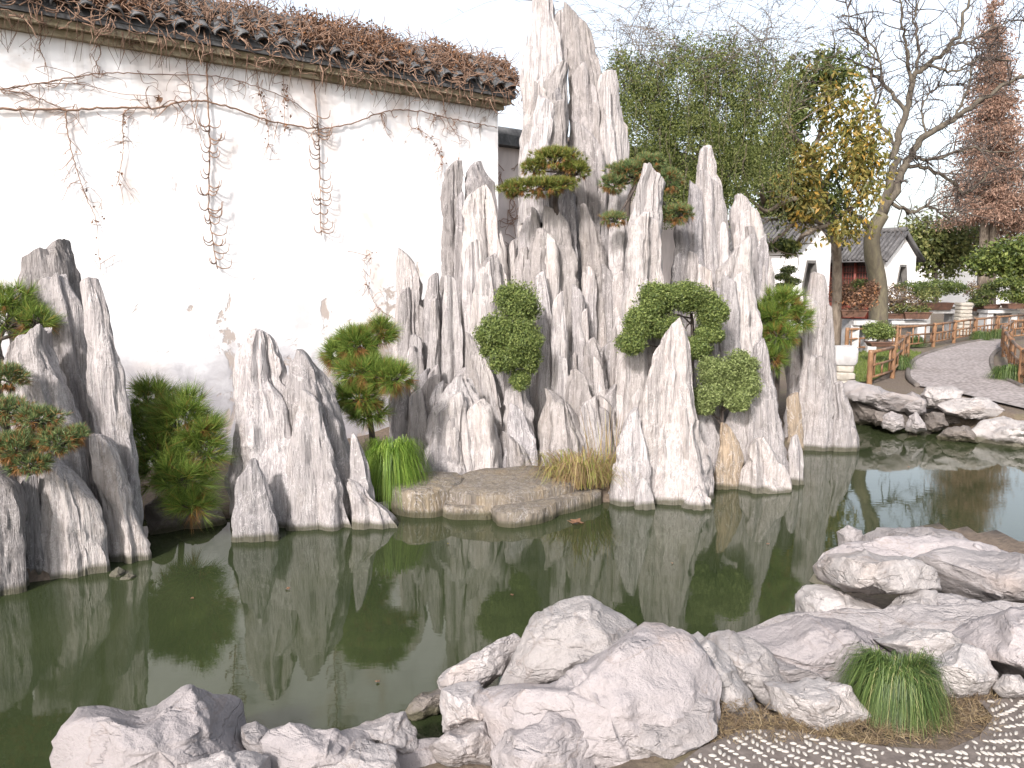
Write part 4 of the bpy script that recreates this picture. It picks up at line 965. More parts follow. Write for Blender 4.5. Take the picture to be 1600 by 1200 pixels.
clipped("clipped_shrub", "dark green three-lobed clipped shrub on the face of the central rockery",
    [lobe(808, 475, 8.1, 38, 34), lobe(775, 520, 8.0, 32, 28), lobe(815, 530, 7.95, 32, 30), lobe(790, 562, 7.95, 28, 22), lobe(825, 560, 8.0, 22, 22), lobe(812, 592, 8.0, 17, 17), lobe(770, 545, 8.05, 20, 20)],
    [P(800, 640, 8.5), P(800, 600, 8.35), P(802, 550, 8.2)], 'juniper', 21)
clipped("clipped_shrub", "wide arching green shrub with open centre behind the pyramid peak",
    [lobe(1025, 468, 8.2, 34, 26), lobe(1075, 462, 8.2, 40, 24), lobe(1112, 485, 8.2, 26, 28), lobe(1005, 505, 8.1, 32, 26), lobe(985, 535, 8.05, 24, 18), lobe(1040, 510, 8.15, 24, 20), lobe(1110, 520, 8.15, 22, 18), lobe(1085, 545, 8.0, 26, 18), lobe(1060, 535, 8.05, 20, 16)],
    [P(1078, 620, 8.5), P(1082, 560, 8.45), P(1082, 510, 8.4), P(1080, 490, 8.35)], 'juniper', 22)
clipped("clipped_shrub", "pale green cloud-shaped shrub above the ochre stone",
    [lobe(1120, 580, 7.8, 32, 22), lobe(1155, 572, 7.8, 28, 24), lobe(1170, 600, 7.75, 20, 22), lobe(1105, 615, 7.75, 26, 22), lobe(1152, 625, 7.7, 22, 18), lobe(1130, 600, 7.8, 24, 20), lobe(1098, 635, 7.75, 20, 12)],
    [P(1130, 700, 7.95), P(1128, 655, 7.9), P(1132, 620, 7.85)], 'juniper_light', 23)

def clump(name, label, px, py, z, R, Hh, n, mat, seed, width=.005, cat="grass", base_r=.25, group=None, stiff=.5):
    rg = np.random.default_rng(seed); c = G(px, py, z); mb = MB()
    az = rg.uniform(0, 2 * math.pi, n); rr = np.sqrt(rg.uniform(0, 1, n)) * R * base_r
    b = c + np.stack([np.cos(az) * rr, np.sin(az) * rr, np.zeros(n)], 1)
    az2 = az + rg.normal(0, .5, n); out = np.stack([np.cos(az2), np.sin(az2), 0 * az], 1)
    lop = .75 + .5 * vn(np.stack([np.cos(az) * 1.6 + seed, np.sin(az) * 1.6, 0 * az], 1), seed)
    reach = (R * lop * rg.uniform(.2, 1.1, n))[:, None]; hh = (Hh * lop * rg.uniform(.45, 1.15, n))[:, None]
    side = np.stack([-np.sin(az2), np.cos(az2), 0 * az], 1)
    sg = 5; V = []
    for k in range(sg + 1):
        t = k / sg
        p = b + out * reach * (t ** (1.1)) + np.array([0, 0, 1.0]) * hh * ((1.2 + 2.0 * max(0, .9 - stiff)) * t - (1.2 + 2.0 * max(0, .9 - stiff) - stiff) * t * t)
        w = width * (1 - t * .85) / 2
        V += [p - side * w, p + side * w]
    V = np.stack(V, 1).reshape(-1, 3); m = 2 * (sg + 1)
    i = np.arange(n)[:, None, None] * m; q = np.array([[2 * k, 2 * k + 1, 2 * k + 3, 2 * k + 2] for k in range(sg)])[None]
    mb.add(V, q=(i + q).reshape(-1, 4))
    return tag(mb.build(name, M[mat], None, org=c), label, cat, group)
clump("sedge_clump", "bright green drooping sedge clump beside the leftmost stone step", 612, 752, .22, .33, .42, 2200, 'sedge', 31, .006, "sedge", .5, None, -.35)
clump("grass_clump", "dark green mop of grass at the edge of the pebble paving", 1398, 1092, LAND + .03, .175, .21, 3000, 'sedge_dark', 32, .0042, "grass", .55, None, -.15)
clump("reed_tuft", "small upright reed tuft by the dark square-cut slab", 1302, 680, .08, .16, .30, 150, 'sedge', 33, .012, "reeds", .5, None, 1.0)
clump("dry_reeds", "straw-coloured dry reeds between the stone steps and the pyramid peak", 905, 752, .15, .40, .36, 700, 'straw', 34, .009, "reeds", .8, None, .3)
clump("dry_reeds", "taller rusty reed stalks at the foot of the pyramid peak", 945, 745, .15, .24, .70, 70, 'straw', 35, .010, "reeds", .9, None, .9)
for lb, x, y in (("round grass tuft on the lawn corner beside the near bamboo fence", 1402, 575), ("grass tuft at the inner bend of the path under the long fence", 1428, 541), ("small grass tuft beside the path at the far fence end", 1533, 531), ("small grass tuft beside the path just right of another tuft", 1562, 529), ("big grass tuft below the right picture-edge fence", 1573, 592)):
    clump("grass_tuft", lb, x, y, LAND + .03, .26, .30, 700, 'sedge_dark', x, .012, "grass", .6, "grass tufts along the path", .0)

def climber(name, label, lobes, mat, seed, n, size, cat, asp=.6, droop=.3, trunk=None, group=None, lo=.55, twigs=0, part="foliage", bark='bark_dark', r0=.06, twig_r=.004):
    rg = np.random.default_rng(seed); base = np.array(trunk[0]) if trunk is not None else lobes[0][0] * [1, 1, 0] + [0, 0, LAND]
    t = thing(name, label, cat, base, group); mb = MB(); tm_ = MB()
    if trunk is not None: e = limb(tm_, trunk, r0, r0 * .6, 8)[-1]
    else: e = lobes[0][0]
    vol = np.array([l[1].prod() ** .7 for l in lobes]); vol /= vol.sum()
    for l, f in zip(lobes, vol):
        m = max(10, int(n * f)); c, d = on_lobe(l, m, rg, lo, 1.05, .1, .35, seed)
        keep = vn(c / l[1].mean() * 2.3, seed + 2) > .30; c, d = c[keep], d[keep]
        leaves(mb, c, unit(d * .6 + [0, 0, .35] + rg.normal(size=d.shape) * .7), size, rg, asp, droop)
        mid = (e + l[0]) / 2 + rg.normal(size=3) * .1
        limb(tm_, [e, mid, l[0]], r0 * .5, r0 * .18, 6)
        for k in range(7):
            q, _ = on_lobe(l, 1, rg, .5, .9); limb(tm_, [l[0], (l[0] + q[0]) / 2 + rg.normal(size=3) * l[1] * .15, q[0]], r0 * .17, r0 * .05, 4, 5)
    tm_.build("trunk", M[bark], t, smooth=True)
    tag(mb.build(part, M[mat], t), kind="stuff"); return t
YM = 13.2
mound = climber("climbing_shrub", "dense green climbing shrub heaped over the back wall right of the tallest peak",
    [lobe(1000, 190, YM, 55, 85), lobe(1060, 150, YM + .2, 75, 80), lobe(1130, 150, YM + .3, 70, 85), lobe(1185, 190, YM + .4, 60, 90), lobe(1080, 230, YM, 70, 60), lobe(1150, 260, YM + .2, 60, 60), lobe(1020, 260, YM - .2, 45, 45), lobe(1110, 300, YM, 60, 40), lobe(975, 130, YM, 35, 50), lobe(1060, 320, YM, 60, 35)],
    'ivy', 41, 105000, .036, "climber", .6, .5, [P(1080, 470, YM), P(1085, 380, YM), P(1080, 280, YM)], None, .5)
rg = np.random.default_rng(42); tw = MB()
for k in range(230):                          # long bare whips arching out of the heap
    x0, y0 = rg.uniform(950, 1240), rg.uniform(60, 190); p0 = P(x0, y0, YM + rg.uniform(-.4, .6))
    L = rg.uniform(.6, 1.9); dr = rg.normal(0, .75); h = rg.uniform(.25, 1.0)
    pts = [p0, p0 + [dr * L * .3, rg.normal(0, .2), h * L * .55], p0 + [dr * L * .7, rg.normal(0, .2), h * L * .75], p0 + [dr * L * 1.1, rg.normal(0, .3), h * L * .55]]
    pp = limb(tw, pts, .0048, .002, 3, 9, .012, rg)
    for j in range(rg.integers(2, 6)):
        s = pp[rg.integers(2, 8)]; tube(tw, [s, s + rg.normal(size=3) * [.14, .1, .1], s + rg.normal(size=3) * [.25, .15, .18]], [.0035, .003, .002], 3)
for k in range(46):                           # hanging stems
    x0, y0 = rg.uniform(960, 1240), rg.uniform(70, 260); p0 = P(x0, y0, YM - rg.uniform(.7, 1.0)); L = rg.uniform(.5, 1.4)
    limb(tw, [p0, p0 + [rg.normal(0, .05), -.05, -L * .5], p0 + [rg.normal(0, .1), 0, -L]], .0035, .002, 3, 8, .012, rg)
sl_ = MB()
for k in range(330):
    x0, y0 = rg.uniform(955, 1245), rg.uniform(60, 270); p0 = P(x0, y0, YM - rg.uniform(.55, 1.0)); L = rg.uniform(.4, 1.2); m_ = 46
    u = rg.uniform(0, 1, m_); c_ = p0 + np.stack([rg.normal(0, .05, m_) + .1 * u * rg.normal(), rg.normal(0, .05, m_), -L * u], 1)
    leaves(sl_, c_, unit(rg.normal(size=(m_, 3)) + [0, -.5, .3]), .032, rg, .45, 1.0)
M['strand'] = leaf_mat("trailing_leaves", [(0.0, (0.05, 0.065, 0.02)), (0.55, (0.12, 0.14, 0.04)), (1.0, (0.22, 0.235, 0.08))], .35)
tag(sl_.build("trailing_shoots", M['strand'], mound), kind="stuff")
tag(tw.build("bare_stems", M['bark'], mound, smooth=True), kind="stuff")

def gold_tree():
    rg = np.random.default_rng(51); Y = 17.0
    base = P(1306, 520, Y + 1.5); base[2] = LAND
    t = thing("magnolia_tree", "tree with drooping golden and green leaves in front of the white houses", "tree", base)
    tr = MB(); tp = limb(tr, [base, P(1308, 440, Y + 1.2), P(1305, 370, Y + .8), P(1290, 310, Y + .4), P(1265, 250, Y)], .115, .08, 9)
    brs = [[(1300, 350), (1250, 345), (1215, 372), (1200, 385)], [(1290, 310), (1240, 310), (1195, 330), (1165, 300), (1150, 270)], [(1265, 250), (1230, 200), (1200, 150)], [(1265, 250), (1290, 180), (1300, 110)], [(1280, 290), (1330, 240), (1345, 180)], [(1300, 345), (1345, 310), (1365, 270)], [(1195, 330), (1190, 290), (1180, 240)], [(1300, 350), (1260, 365), (1235, 395), (1225, 400)], [(1250, 345), (1225, 340), (1200, 345)]]
    pts = []
    for b in brs:
        pw = [P(x, y, Y + rg.uniform(-.6, .6)) for x, y in b]; pw[0] = P(*b[0], Y + .5)
        pp = limb(tr, pw, .06, .02, 7, 16, .015, rg); pts.append(pp)
        for j in range(9):
            s = pp[rg.integers(4, 16)]; q = s + rg.normal(size=3) * [.35, .35, .3]; limb(tr, [s, (s + q) / 2 + rg.normal(size=3) * .05, q], .014, .006, 5, 6); pts.append(np.array([s, (s + q) / 2, q]))
    tr.build("trunk", M['bark'], t, smooth=True)
    g, d = MB(), MB()
    lb = [lobe(1330, 190, Y, 48, 75), lobe(1290, 250, Y - .3, 55, 60), lobe(1340, 290, Y - .2, 45, 60), lobe(1275, 330, Y - .4, 40, 45), lobe(1320, 355, Y - .3, 45, 30), lobe(1280, 150, Y, 45, 60), lobe(1245, 210, Y - .2, 45, 60), lobe(1240, 285, Y - .3, 42, 50), lobe(1355, 240, Y - .1, 35, 60)]
    for l in lb:
        c, n = on_lobe(l, 720, rg, .25, 1.05, 0, .4, 51); k = vn(c * 2.0, 7) > .36; c, n = c[k], n[k]
        leaves(g, c, unit(rg.normal(size=c.shape) + n * .4), .135, rg, .42, .9)
    lb = [lobe(1200, 280, Y + .3, 45, 45), lobe(1235, 300, Y, 40, 50), lobe(1230, 220, Y + .3, 40, 60), lobe(1245, 150, Y + .3, 40, 55), lobe(1165, 250, Y + .4, 35, 50), lobe(1225, 385, Y - .2, 22, 14), lobe(1300, 300, Y + .4, 50, 60), lobe(1300, 110, Y + .3, 50, 40)]
    for l in lb:
        c, n = on_lobe(l, 1100, rg, .25, 1.05, 0, .4, 52); k = vn(c * 2.0, 9) > .33; c, n = c[k], n[k]
        leaves(d, c, unit(rg.normal(size=c.shape) + n * .4), .13, rg, .42, .8)
    tag(g.build("golden_leaves", M['gold_leaf'], t), kind="stuff"); tag(d.build("green_leaves", M['dark_leaf'], t), kind="stuff")
gold_tree()

def bare_tree():
    rg = np.random.default_rng(61); Y = 20.0
    base = P(1374, 506, Y); base[2] = LAND
    t = thing("bare_tree", "leafless tree with mossy leaning trunk and wide forked limbs beside the path", "tree", base)
    tr, br, tw = MB(), MB(), MB()
    limb(tr, [base, P(1372, 450, Y), P(1363, 395, Y), P(1364, 362, Y), P(1379, 335, Y)], .235, .16, 12, 24)
    limbs = [([(1379, 335), (1402, 285), (1424, 242), (1447, 212), (1490, 186), (1530, 158), (1582, 127), (1640, 108)], .115, .03),
             ([(1374, 345), (1392, 275), (1399, 228), (1416, 176), (1429, 123), (1451, 100), (1486, 70), (1508, 26), (1514, -30)], .11, .025),
             ([(1416, 176), (1381, 132), (1355, 106), (1320, 92), (1285, 90)], .05, .015), ([(1425, 135), (1418, 88), (1410, 36), (1402, -20)], .05, .015),
             ([(1418, 258), (1447, 262), (1482, 280), (1508, 303), (1530, 285), (1556, 262), (1600, 268)], .05, .015), ([(1394, 318), (1425, 332), (1450, 322), (1480, 340), (1500, 330)], .05, .012),
             ([(1431, 250), (1465, 248), (1512, 232), (1540, 238), (1590, 236)], .045, .012), ([(1399, 228), (1375, 190), (1366, 150), (1362, 90), (1350, 30)], .045, .012),
             ([(1429, 123), (1435, 70), (1430, 20), (1440, -20)], .04, .012), ([(1381, 132), (1370, 80), (1330, 40), (1322, 0)], .03, .01), ([(1486, 70), (1520, 62), (1560, 40), (1600, 30)], .03, .01),
             ([(1490, 186), (1510, 150), (1520, 100), (1550, 70)], .035, .01), ([(1451, 100), (1490, 110), (1530, 92), (1580, 95)], .035, .01), ([(1364, 362), (1335, 335), (1320, 320)], .05, .015), ([(1447, 212), (1440, 170), (1460, 140), (1500, 130)], .03, .01)]
    for pl, a, b in limbs:
        dY = rg.uniform(-1.2, 1.2) if a < .1 else 0
        n = len(pl); pw = [P(x, y, Y + dY * i / n) for i, (x, y) in enumerate(pl)]
        pp = limb(br, pw, a, b, 8, n * 5, .025, rg)
        for j in range(int(n * 6)):
            i = rg.integers(3, len(pp)); s = pp[i]; tdir = unit(pp[min(i + 1, len(pp) - 1)] - pp[i - 1]); L = rg.uniform(.25, .95)
            dv = unit(tdir * .6 + rg.normal(size=3) * .7 + [0, 0, .25]); m1 = s + dv * L * .5 + rg.normal(size=3) * .06; e = s + dv * L + rg.normal(size=3) * .12
            q = limb(tw, [s, m1, e], .016, .006, 4, 7)
            for h in range(3):
                s2 = q[rg.integers(2, 7)]; limb(tw, [s2, s2 + dv * .12 + rg.normal(size=3) * .1, s2 + dv * .25 + rg.normal(size=3) * .18], .007, .004, 3, 4)
    tr.build("trunk", M['bark_moss'], t, smooth=True); br.build("limbs", M['bark_limb'], t, smooth=True)
    tag(tw.build("twigs", M['bark_dark'], t), kind="stuff")
bare_tree()

def redwood():
    rg = np.random.default_rng(71); Y = 36.0
    base = P(1538, 470, Y); base[2] = LAND
    t = thing("redwood_tree", "tall conical rust-red conifer with twin trunks at the right edge", "tree", base)
    tr = MB(); limb(tr, [base, P(1537, 380, Y), P(1545, 200, Y), P(1552, 2, Y)], .26, .04, 8, 20); limb(tr, [base + [.45, .2, 0], P(1550, 380, Y), P(1556, 260, Y), P(1560, 120, Y)], .22, .05, 8, 16)
    mb = MB()
    for k in range(400):
        v = rg.uniform(0, 1) ** .75; py = -4 + v * 350; half = 4 + v * 76
        a = rg.uniform(0, 2 * math.pi); c = P(1552 + rg.normal(0, 3), py, Y); ln = half * Y / F * rg.uniform(.6, 1.05)
        e = c + [math.cos(a) * ln, math.sin(a) * ln, ln * rg.uniform(-.25, .15)]; tube(tr, [c, (c + e) / 2 + [0, 0, .1], e], [.035, .025, .01], 4)
        m = int(150 * (ln / 2.2) + 20); u = rg.uniform(.15, 1.05, m)[:, None]
        p = c + (e - c) * u + rg.normal(size=(m, 3)) * [.22, .22, .13] * (0.5 + u * .6); leaves(mb, p, unit(rg.normal(size=(m, 3)) + [0, 0, .4]), .14, rg, .35, .8)
    tr.build("trunk", M['bark'], t, smooth=True); tag(mb.build("foliage", M['rust_leaf'], t), kind="stuff")
redwood()
BT = "background trees"
climber("broadleaf_tree", "olive-green tree right behind the hall gable", [lobe(1455, 372, 40, 50, 38), lobe(1495, 385, 40, 34, 34), lobe(1430, 392, 40, 30, 30), lobe(1470, 410, 40, 40, 25)], 'olive_leaf', 81, 9000, .20, "tree", .6, .3, [G(1462, 492, LAND) * 0 + np.array([P(1462, 490, 40)[0], 40, LAND]), P(1462, 420, 40)], BT, .3, r0=.14)
climber("broadleaf_tree", "low spreading green tree at the right edge above the far wall", [lobe(1570, 400, 33, 45, 26), lobe(1610, 395, 33, 40, 30), lobe(1540, 412, 33, 30, 18), lobe(1595, 425, 33, 40, 20)], 'ivy', 82, 11000, .16, "tree", .6, .3, [np.array([P(1585, 480, 33)[0], 33, LAND]), P(1585, 430, 33)], BT, .3, r0=.14)
climber("broadleaf_tree", "green tree showing above the left house roof", [lobe(1235, 335, 44, 45, 28), lobe(1200, 340, 44, 30, 25), lobe(1275, 345, 44, 30, 20)], 'olive_leaf', 83, 6000, .22, "tree", .6, .3, [np.array([P(1235, 480, 44)[0], 44, LAND]), P(1235, 380, 44)], BT, .3, r0=.14)
climber("broadleaf_tree", "dull reddish thin tree below the rust-red conifer", [lobe(1520, 365, 42, 40, 24), lobe(1575, 358, 42, 45, 22)], 'red_leaf', 84, 3500, .18, "tree", .5, .3, [np.array([P(1530, 480, 42)[0], 42, LAND]), P(1530, 390, 42)], BT, .3, r0=.12)
# ================================================================== HOUSES
def prism_hole(mb, outer, hole, o, a, b, nrm3, th):
    po = [Vector((x, y, 0)) for x, y in outer]; ph = [Vector((x, y, 0)) for x, y in hole]
    tris = tessellate_polygon([po, ph] if ph else [po]); pts = po + ph
    def w(p, k): return o + a * p.x + b * p.y - nrm3 * (th * k)
    V = [w(p, 0) for p in pts] + [w(p, 1) for p in pts]; n = len(pts); t = []
    for i, j, k in tris: t += [[i, j, k], [n + i, n + k, n + j]]
    q = []
    for lst, off in ((len(po), 0), (len(ph), len(po))):
        for i in range(lst):
            j = (i + 1) % lst; q.append([off + i, off + j, n + off + j, n + off + i])
    mb.add(V, q=q, t=t)
def house(label, corner, t_deg, gw, fl, eave, ridge, hexc, hexs, timber, door_label=None):
    t_ = math.radians(t_deg); g = np.array([math.cos(t_), math.sin(t_), 0]); a = np.array([-math.sin(t_), math.cos(t_), 0])
    c = np.array([corner[0], corner[1], LAND]); root = thing("house", label, "house", c, "white garden houses")
    gn = -a; fn = -g
    gm = MB(); hx = [(hexc[0] + sx * hexs[0], hexc[1] + sy * hexs[1]) for sx, sy in ((-.55, -1), (.55, -1), (1, 0), (.55, 1), (-.55, 1), (-1, 0))]
    outer = [(0, 0), (gw, 0), (gw, eave), (gw / 2, ridge - .02), (0, eave)]
    prism_hole(gm, outer, hx, c, g, up, gn, .22); gm.build("gable_wall", M['plaster_far'], root)
    fr = MB(); hx2 = [((x - hexc[0]) * .84 + hexc[0], (y - hexc[1]) * .88 + hexc[1]) for x, y in hx]
    prism_hole(fr, hx, hx2, c + gn * .03, g, up, gn, .2); fr.build("door_frame", M['hex_frame'], root)
    bm_ = MB(); obox(bm_, c + g * (gw - .11) + a * (fl / 2 + .13) + up * eave / 2, g * .10, a * (fl / 2 - .13), up * eave / 2); bm_.build("back_wall", M['plaster_far'], root)
    em = MB(); obox(em, c + g * gw / 2 + a * (fl - .1) + up * eave / 2, g * gw / 2, a * .1, up * eave / 2); em.build("end_wall", M['plaster_far'], root)
    if timber:
        m_ = MB(); obox(m_, c + g * .45 + a * (fl / 2) + up * eave / 2, g * .04, a * (fl / 2 - .22), up * eave / 2); m_.build("timber_screen", M['dark_wood'], root)
        n = int(fl / .62)
        for i in range(n + 1):
            m_ = MB(); s = .3 + (fl - .5) * i / n; tube(m_, [c + g * .33 + a * s, c + g * .33 + a * s + up * eave], .055, 8); m_.build("post", M['red_wood'], root, smooth=True)
        for i in range(n):
            s0 = .3 + (fl - .5) * i / n; w_ = (fl - .5) / n; lat = MB()
            for k in range(5): tube(lat, [c + g * .37 + a * (s0 + w_ * (k + .5) / 5) + up * .7, c + g * .37 + a * (s0 + w_ * (k + .5) / 5) + up * (eave - .35)], .012, 4)
            for k in range(7): z = .75 + (eave - 1.15) * k / 6; tube(lat, [c + g * .37 + a * (s0 + .05) + up * z, c + g * .37 + a * (s0 + w_ - .05) + up * z], .012, 4)
            lat.build("lattice_window", M['red_wood'], root)
            pn = MB(); obox(pn, c + g * .38 + a * (s0 + w_ / 2) + up * .36, g * .02, a * (w_ / 2 - .06), up * .3); pn.build("door_panel", M['red_wood'], root)
        bm2 = MB(); obox(bm2, c + g * .02 + a * (fl / 2) + up * (eave - .10), g * .05, a * (fl / 2), up * .06); bm2.build("eave_beam", M['red_wood'], root)
    else:
        m_ = MB(); obox(m_, c + g * .11 + a * (fl / 2 + .13) + up * eave / 2, g * .11, a * (fl / 2 - .13), up * eave / 2); m_.build("front_wall", M['plaster_far'], root)
    rf = MB(); ov = .28
    sl = (ridge - eave) / (gw / 2); e_z = eave - sl * ov
    for s in (0, 1):
        p = [(-ov if s == 0 else gw + ov, e_z), (gw / 2, ridge)]
        q0, q1 = [c + g * x + up * (z + .02) for x, z in p]
        aa = a * (fl + .25); b_ = -a * .14
        hexa(rf, [q0 + b_, q1 + b_, q1 + aa, q0 + aa, q0 + b_ + up * .07, q1 + b_ + up * .07, q1 + aa + up * .07, q0 + aa + up * .07])
    roof_ = rf.build("roof", M['house_tile'], root)
    ns = int((fl + .35) / .19); src = None
    q0 = c + g * (-ov - .03) + up * (e_z + .10); q1 = c + g * gw / 2 + up * (ridge + .10)
    mb = MB(); tube(mb, [q0, q1], .062, 8); me = mb.mesh("tile_row", M['house_tile'], c, smooth=True)
    for i in range(ns):
        o = bpy.data.objects.new("tile_row", me); COL.objects.link(o); o.parent = roof_; o.location = Vector(a * (-.10 + i * .19))
    rd = MB(); tube(rd, [c + g * gw / 2 - a * .16 + up * (ridge + .16), c + g * gw / 2 + a * (fl + .2) + up * (ridge + .16)], .10, 8); rd.build("ridge", M['house_tile'], roof_, smooth=True)
    ed = MB()
    for s in (0, 1):
        p = [(-ov if s == 0 else gw + ov, e_z), (gw / 2, ridge)]; q0, q1 = [c + g * x + up * (z + .05) - a * .17 for x, z in p]
        tube(ed, [q0, q1], .07, 6)
    ed.build("verge", M['house_tile'], roof_, smooth=True)
    return root
H2c = P(1380, 480, 31.0); house("red timber hall with white gable and hexagonal doorway behind the bare tree", H2c, 32, 1.95, 4.2, 2.5, 3.35, (1.1, 1.4), (.36, .78), True)
H1c = P(1243, 480, 25.0); house("white house with hexagonal doorway partly hidden by the golden-leaved tree", H1c, 30, 1.5, 4.5, 2.75, 3.42, (.60, 1.45), (.36, .78), False)
fw = thing("boundary_wall", "far white wall behind the potted trees at the right edge", "wall", [P(1440, 470, 46)[0], 46, LAND])
mb = MB(); obox(mb, [22.5 + 4, 46, 1.55], [9.5, 0, 0], [0, .15, 0], [0, 0, 1.25]); mb.build("plaster_face", M['plaster_far'], fw)
mb = MB(); obox(mb, [22.5 + 4, 46, 2.9], [9.6, 0, 0], [0, .35, 0], [0, 0, .09]); mb.build("coping", M['house_tile'], fw)

# ================================================================== BAMBOO FENCES
def fence(label, pts, h, bars, posts=None, rr=.028):
    b = np.array(pts[0]); root = thing("bamboo_fence", label, "fence", b, "low bamboo fences along the path")
    rgf = np.random.default_rng(int(abs(b[0]) * 1000))
    for i, p in enumerate(pts):
        m_ = MB(); p = np.array(p); zz = np.linspace(-.05, h, 14); r_ = np.full(14, rr * 1.55); r_[[4, 9]] *= 1.15
        tube(m_, [p + up * z for z in zz], r_, 9); m_.build("post", M['bamboo'], root, smooth=True)
    for i in range(len(pts) - 1):
        p, q = np.array(pts[i]), np.array(pts[i + 1])
        for f in (.93, .55, .2):
            m_ = MB(); tube(m_, [p + up * h * f, (p + q) / 2 + up * (h * f + rgf.normal(0, .006)), q + up * h * f], rr if f > .9 else rr * .75, 8); m_.build("rail", M['bamboo'], root, smooth=True)
        for k in range(bars):
            u = (k + .5) / bars; s = p + (q - p) * u; m_ = MB(); z0, z1 = ((.2, .93) if k % 2 == 0 else (.2, .55)); tube(m_, [s + up * h * z0, s + up * h * z1], rr * .65, 7); m_.build("bar", M['bamboo'], root, smooth=True)
LG = LAND + .02
fence("near bamboo fence ending beside the stone pedestal", [G(1358, 601, LG), G(1394, 589, LG), G(1408, 571, LG), G(1417, 560, LG)], .56, 3)
fence("long bamboo fence along the far side of the path", [G(1322, 552, LG), G(1400, 547, LG), G(1458, 541, LG), G(1490, 535, LG), G(1522, 529, LG), G(1556, 524, LG), G(1600, 519, LG), G(1650, 515, LG)], .58, 6)
fence("curved bamboo fence at the right picture edge", [G(1640, 620, LG), G(1594, 597, LG), G(1578, 575, LG), G(1568, 556, LG), G(1566, 545, LG), G(1580, 532, LG), G(1620, 527, LG)], .56, 4)

# ------------------------------------------------------------------ stone pedestal
pc = G(1315, 602, LAND); ped = thing("stone_pedestal", "carved pale stone pedestal of stacked blocks beside the pillar stones", "pedestal", pc)
def drum(name, z0, z1, w, bev, mat, parent, c):
    m_ = MB(); n = 28; th = np.linspace(0, 2 * math.pi, n, endpoint=False)
    sq = np.stack([np.sign(np.cos(th)) * np.abs(np.cos(th)) ** .35, np.sign(np.sin(th)) * np.abs(np.sin(th)) ** .35], 1)
    rings = [(z0, .0), (z0, 1 - bev), (z0 + (z1 - z0) * .18, 1), (z0 + (z1 - z0) * .82, 1), (z1, 1 - bev), (z1, 0)]
    V = np.vstack([np.column_stack([c[0] + sq[:, 0] * w * f, c[1] + sq[:, 1] * w * f, np.full(n, z)]) for z, f in rings])
    V += (np.stack([vn(V * 12, 1), vn(V * 12, 2), vn(V * 12, 3)], 1) - .5) * .015
    k = np.arange(n); k2 = (k + 1) % n
    q = np.vstack([np.stack([j * n + k, j * n + k2, (j + 1) * n + k2, (j + 1) * n + k], 1) for j in range(5)])
    m_.add(V, q=q).build(name, M[mat], parent, smooth=True, sharp=40)
drum("base_block", LAND - .05, LAND + .10, .19, .1, 'carved', ped, pc); drum("middle_block", LAND + .103, LAND + .22, .165, .12, 'carved', ped, pc)
drum("neck_block", LAND + .223, LAND + .34, .15, .12, 'carved', ped, pc); drum("top_block", LAND + .343, LAND + .64, .19, .14, 'stand', ped, pc)

# ------------------------------------------------------------------ potted trees and stands
BG = "potted trees behind the fence"
def bonsai(label, px, py, Y, lobes, mat, seed, potw=.3, poth=.18, trunk_lean=0, leaf=.05, n=1500, z=None, pot=True):
    p = P(px, py, Y); rgb = np.random.default_rng(seed)
    root = thing("potted_tree", label, "potted tree", p, BG)
    if pot:
        m_ = MB(); obox(m_, p + up * poth / 2, [potw, 0, 0], [0, potw * .6, 0], [0, 0, poth / 2]); v = m_.v[0]; v[:4] = (v[:4] - p) * [.82, .82, 1] + p
        m_.build("pot", M['pot'], root); m_ = MB(); obox(m_, p + up * (poth + .012), [potw * 1.06, 0, 0], [0, potw * .66, 0], [0, 0, .012]); m_.build("rim", M['pot'], root)
    L = [lobe(x, y, Y, rx, ry) for x, y, rx, ry in lobes]; cen = np.mean([l[0] for l in L], 0)
    tr = MB(); e = limb(tr, [p + up * poth, (p + cen) / 2 + [.08, 0, 0], cen], .06, .03, 7)
    for l in L: limb(tr, [e[-1], (e[-1] + l[0]) / 2 + [0, 0, .03], l[0]], .03, .012, 5)
    mb = MB()
    for l in L:
        c, d = on_lobe(l, n, rgb, .5, 1.05, .2, .3, seed); leaves(mb, c, unit(d + rgb.normal(size=d.shape) * .7 + [0, 0, .3]), leaf, rgb, .55)
    tr.build("trunk", M['bark'], root, smooth=True); tag(mb.build("foliage", M[mat], root), kind="stuff")
def stand(label, x0, x1, py, Y, h=.45, mat='stand'):
    a, b = P(x0, py, Y), P(x1, py, Y); c = (a + b) / 2; w_ = (b[0] - a[0]) / 2; g0 = LAND - .02; c0 = np.array([c[0], Y, g0])
    root = thing("display_stand", label, "stand", c0, "stone stands for the potted trees")
    m_ = MB(); obox(m_, [c[0], Y, c[2] - .05], [w_, 0, 0], [0, .32, 0], [0, 0, .05]); m_.build("top_slab", M[mat], root)
    for s in (-.75, .75):
        m_ = MB(); obox(m_, [c[0] + s * w_, Y, (c[2] - .102 + g0) / 2], [.10, 0, 0], [0, .25, 0], [0, 0, (c[2] - .102 - g0) / 2]); m_.build("leg", M[mat], root)
stand("white stone stand left of the bare tree trunk", 1325, 1362, 500, 18.5)
stand("pale stand right of the bare tree trunk", 1385, 1440, 500, 22.0)
stand("wide pale stand under the large flat-topped potted pine", 1436, 1495, 484, 25.0)
stand("pale stand at the right edge under the potted trees", 1535, 1585, 484, 27.0)
bonsai("russet-leaved potted tree in front of the red hall", 1330, 495, 18.4, [(1315, 455, 22, 16), (1345, 465, 26, 18), (1330, 475, 34, 14), (1360, 455, 14, 16)], 'dead_leaf', 91, .3, .14, 0, .06, 700)
bonsai("dark green mound of a potted pine in front of the red hall", 1346, 470, 20.5, [(1346, 446, 18, 10), (1336, 452, 12, 8)], 'juniper', 92, .25, .1, 0, .05, 900)
